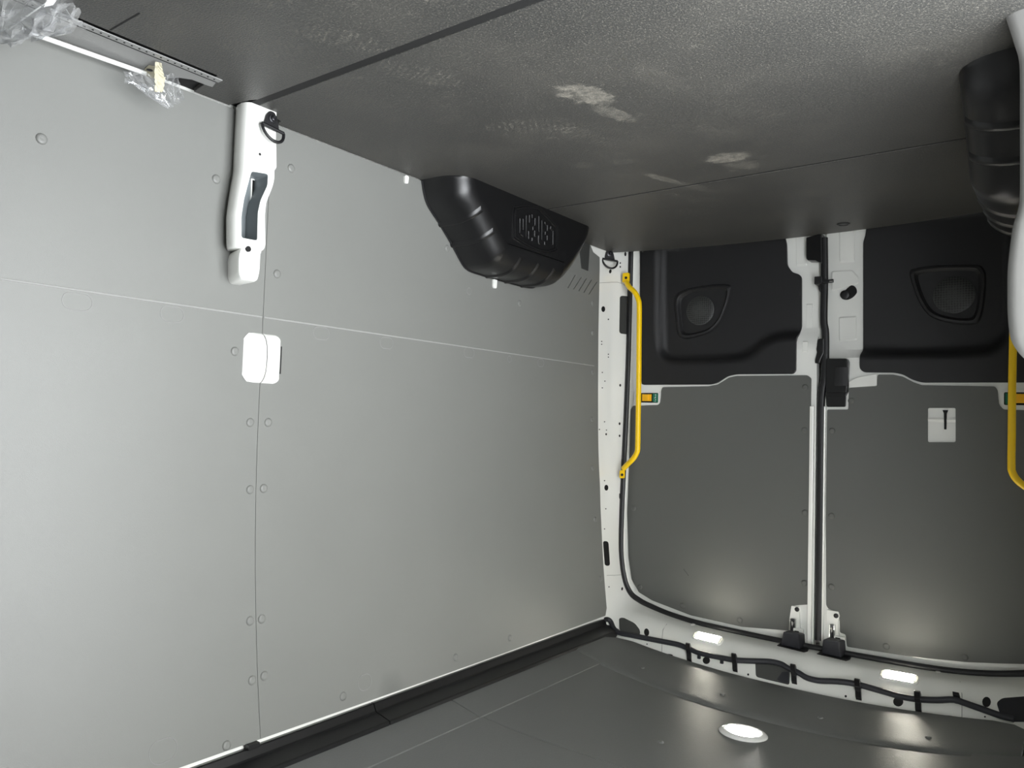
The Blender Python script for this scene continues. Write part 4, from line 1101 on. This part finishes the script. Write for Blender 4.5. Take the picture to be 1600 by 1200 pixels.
MB().tube([(wallX(capc[2] + z) + 0.0, capc[1] + CAPW + 0.001, capc[2] + z) for z in np.linspace(CAPH - 0.03, -CAPH + 0.03, 8)], 0.0022, 6).build('cover_shadow_lip', 'hole', cv)

# ================================================================== LASHING RINGS
def lashing(c, nrm, k, label, lean=0.0):
    c = np.array(c, float); n = _n(np.array(nrm, float)); v = np.array([0, 0, 1.0]); v = _n(v - n * (v @ n)); u = np.cross(v, n)
    if u[1] < 0: u = -u
    root = empty('lashing_ring', tuple(c)); tag(root, label, 'lashing ring', 'black lashing rings at the floor edge')
    def L(a, b, h): return c + (u * a + v * b + n * h) * k
    br = fillet([(-0.030, -0.030), (-0.020, 0.010), (-0.008, 0.026), (0.010, 0.026), (0.022, 0.008), (0.032, -0.034)], 0.008, 4)
    MB().prism([L(a, b, 0.006) for a, b in br], -n * 0.006 * k).build('bracket', 'rubber', root, smooth=False, bevel=0.001)
    MB().lathe(L(0.002, 0.002, 0.006), n, [(0.014 * k, 0), (0.014 * k, 0.003), (0.009 * k, 0.004), (0.009 * k, 0.009), (0.006 * k, 0.011), (0.003 * k, 0.008)], 18).build('bolt', 'steel', root)
    MB().tube([L(-0.040, -0.026, 0.012), L(0.042, -0.034, 0.012)], 0.0055 * k, 10).build('ring_bar', 'rubber', root)
    arc = [L(0.001 + 0.041 * math.cos(t), -0.031 - 0.044 * math.sin(t) - 0.004 * math.cos(t), 0.012 + lean * math.sin(t)) for t in [math.pi * j / 16 for j in range(17)]]
    MB().tube(arc, 0.005 * k, 10).build('ring', 'rubber', root)
lashing(onX(423, 187, XP + 0.001), (1, 0, 0), 0.82, 'black steel lashing ring bolted to the pillar with tall opening', 0.012)
p_, n_ = cast(frame_bvh, 949.5, 398)
lashing(p_ + n_ * 0.008, n_ + np.array([0.0, -0.7, 0.0]), 0.9, 'black steel lashing ring on the corner pillar by yellow grab bar', 0.012)

# ================================================================== YELLOW GRAB HANDLES
def grab(mx, label):
    Yh = 3.10
    A_, B_ = onY(979, 437, 3.14), onY(973.5, 738, 3.14)
    T0, T1 = onY(998, 470, Yh), onY(996.5, 700, Yh)
    root = empty('grab_handle', mx((-1.66, Yh, 0.2))); tag(root, label, 'handle', 'yellow grab handles at the rear door pillars')
    path = [onY(979, 441, 3.125), onY(983, 448, 3.11), onY(992, 457, Yh), onY(997.3, 468, Yh), onY(998.8, 480, Yh), onY(998.5, 530, Yh), onY(998, 600, Yh), onY(997, 660, Yh), onY(996.5, 695, Yh), onY(995.5, 706, Yh), onY(990, 716, Yh), onY(981, 725, 3.11), onY(974.5, 732, 3.125)]
    MB().tube([mx(p) for p in catmull(path, 5)], 0.0118, 14).build('bar', 'yellow', root)
    for q, w, h in (((978.3, 434), 0.016, 0.022), ((972.3, 741), 0.011, 0.018)):
        c = onY(*q, 3.135)
        o2 = fillet([(-w, -h), (w, -h), (w, h), (-w, h)], 0.006, 3)
        MB().prism([mx((c[0] + a, 3.128, c[2] + b)) for a, b in o2], (0, 0.014, 0)).build('foot', 'yellow', root, smooth=False, bevel=0.002)
        MB().lathe(mx((c[0] + 0.004, 3.128, c[2] - 0.002)), (0, -1, 0), [(0.006, 0), (0.006, 0.004), (0.002, 0.005)], 12).build('bolt', 'rubber', root)
grab(lambda p: tuple(p), 'yellow grab handle on the white corner pillar at the side wall')
grab(lambda p: (-1.862 - p[0], p[1], p[2]), 'yellow grab handle below the bulging white pillar at picture edge')

# ================================================================== TREAD PLATE and PLASTIC WRAP
tr = empty('tread_plate', (-1.70, 0.75, FLOOR)); tag(tr, 'grey metal tread plate along the floor edge with dotted strip', 'tread plate')
ZP = FLOOR - 0.002
def Z2(px, py): p = onZ(px, py, ZP); return (p[0], p[1])
o2 = [Z2(338, 128), Z2(332, 136), Z2(322, 133), Z2(300, 124.5), Z2(280, 121.5), Z2(262, 122.5), Z2(246, 122), (-1.785, 0.86), (-1.79, 0.60), (-1.79, 0.25), (-1.648, 0.25)]
MB().sheet(o2, [], lambda x, y: (x, y, ZP), (0, 0, 0.004), 0.05).build('plate', 'alu', tr, smooth=False, bevel=0.0015)
dsx = o2[0][0]
MB().box(dsx - 0.003, dsx + 0.002, 0.25, o2[0][1], ZP - 0.0006, ZP + 0.002).build('dark_groove', 'hole', tr, smooth=False)
ds = MB().box(dsx + 0.002, dsx + 0.020, 0.25, o2[0][1] + 0.004, ZP - 0.0008, ZP + 0.0015).build('dotted_strip', 'alu', tr, smooth=False)
dot = dome_mesh('dot', 0.0022, 0.0006, 'hole', False)
for k in range(40):
    y = 0.36 + k * 0.0165
    if y < o2[0][1]: inst(dot, 'dot', (dsx + 0.011, y, ZP - 0.0008), (0, 0, -1), ds)
MB().tube([onX(33, 46, -1.765), onX(120, 77, -1.765), onX(228, 115, -1.765)], 0.0055, 10).build('edge_bead', 'whiteplastic', tr)
c = Z2(66, 43); MB().lathe((c[0], c[1], ZP), (0, 0, -1), [(0.008, -0.001), (0.008, 0.003), (0.003, 0.004)], 14).build('screw', 'steel', tr)
c = Z2(234, 108); MB().lathe((c[0], c[1], ZP), (0, 0, -1), [(0.007, -0.001), (0.007, 0.003), (0.003, 0.004)], 14).build('screw', 'steel', tr)

def crumple(corners, nu, nv, amp, seed, lift, puff=0.0):
    rnd = random.Random(seed); ph = [(rnd.uniform(4, 14), rnd.uniform(4, 14), rnd.uniform(0, 6.3), rnd.uniform(.4, 1)) for _ in range(9)]
    A_, B_, C_, D_ = [np.array(c, float) for c in corners]
    nrm = _n(np.cross(B_ - A_, D_ - A_)); nrm = nrm if nrm @ np.array(lift) > 0 else -nrm
    rows = []
    for i in range(nu + 1):
        u = i / nu; row = []
        for j in range(nv + 1):
            v = j / nv
            p = (1 - u) * (1 - v) * A_ + u * (1 - v) * B_ + u * v * C_ + (1 - u) * v * D_
            h = sum(w * abs(math.sin(a * u + b * v + c)) for a, b, c, w in ph) / 5
            wob = np.array([rnd.uniform(-1, 1) for _ in range(3)]) * amp * 0.22
            row.append(p + nrm * (h * amp + puff * math.sin(math.pi * u) * math.sin(math.pi * v)) + wob)
        rows.append(row)
    return rows
def crumple_obj(name, corners, nu, nv, amp, seed, lift, m, parent, puff=0.0):
    mb = MB(); r = crumple(corners, nu, nv, amp, seed, lift, puff); mb.loft(r, closed=False)
    return mb.build(name, m, parent, smooth=False)
# small wrap with cream tape hanging over the plate edge
wr_ = empty('plastic_wrap', tuple(onX(235, 140, -1.74))); tag(wr_, 'crumpled clear plastic scrap taped to the tread plate edge', 'plastic wrap')
XL = -1.745
crumple_obj('film', [onX(187, 112, XL), onX(240, 122, XL), onX(262, 172, XL), onX(190, 130, XL)], 12, 9, 0.020, 3, (1, 0, 0), 'film', wr_)
crumple_obj('film', [onX(236, 120, XL), onX(268, 116, XL), onX(281, 157, XL), onX(262, 170, XL)], 9, 10, 0.020, 5, (1, 0, 0), 'film', wr_)
crumple_obj('film', [onX(190, 126, XL + .01), onX(225, 138, XL + .01), onX(266, 168, XL + .01), onX(256, 171, XL + .01)], 10, 5, 0.014, 8, (1, 0, 0), 'film', wr_)
crumple_obj('tape', [onZ(243, 96, ZP - .003), onZ(252, 98, ZP - .003), onX(257, 122, XL + .022), onX(241, 122, XL + .022)], 5, 8, 0.004, 9, (1, 0, -1), 'tape', wr_)
crumple_obj('tape', [onX(241, 121, XL + .022), onX(257, 121, XL + .022), onX(252, 145, XL + .016), onX(240, 143, XL + .016)], 5, 6, 0.006, 10, (1, 0, 0), 'tape', wr_)
tp_ = [onZ(*p, ZP - .002) for p in ((226, 108), (232, 103), (242, 104), (243, 122), (236, 122), (227, 117))]
MB().prism(tp_, (0, 0, 0.0015)).build('tape_patch', 'tape', wr_, smooth=False)
# large bag lying on the plate in the corner of the picture
bag = empty('plastic_bag', (-1.62, 0.56, FLOOR)); tag(bag, 'large clear plastic bag bunched on the floor at the picture corner', 'plastic bag')
ZB = FLOOR - 0.02
crumple_obj('film', [onZ(-90, 52, ZB), onZ(20, 34, ZB), onZ(140, 24, ZB), onZ(95, -60, ZB)], 14, 16, 0.035, 21, (0, 0, -1), 'film', bag, 0.03)
crumple_obj('film', [onZ(-90, 30, ZB - .03), onZ(60, 26, ZB - .03), onZ(120, -8, ZB - .03), onZ(60, -70, ZB - .03)], 12, 12, 0.035, 22, (0, 0, -1), 'film', bag, 0.03)
crumple_obj('film', [onX(-40, 10, -1.70), onX(30, 12, -1.70), onX(2, 54, -1.735), onX(-40, 60, -1.735)], 9, 9, 0.02, 23, (1, 0, 0), 'film', bag)
mb = MB()
mb.tube(catmull([onX(74, -4, -1.64), onX(73, 4, -1.65), onX(55, 16, -1.66), onX(30, 34, -1.69), onX(2, 54, -1.73)], 5), 0.0016, 6)
mb.tube(catmull([onX(6, 16, -1.68), onX(4, 34, -1.70), onX(1, 55, -1.73)], 5), 0.0022, 6)
mb.build('folded_edge', 'whiteplastic', bag)
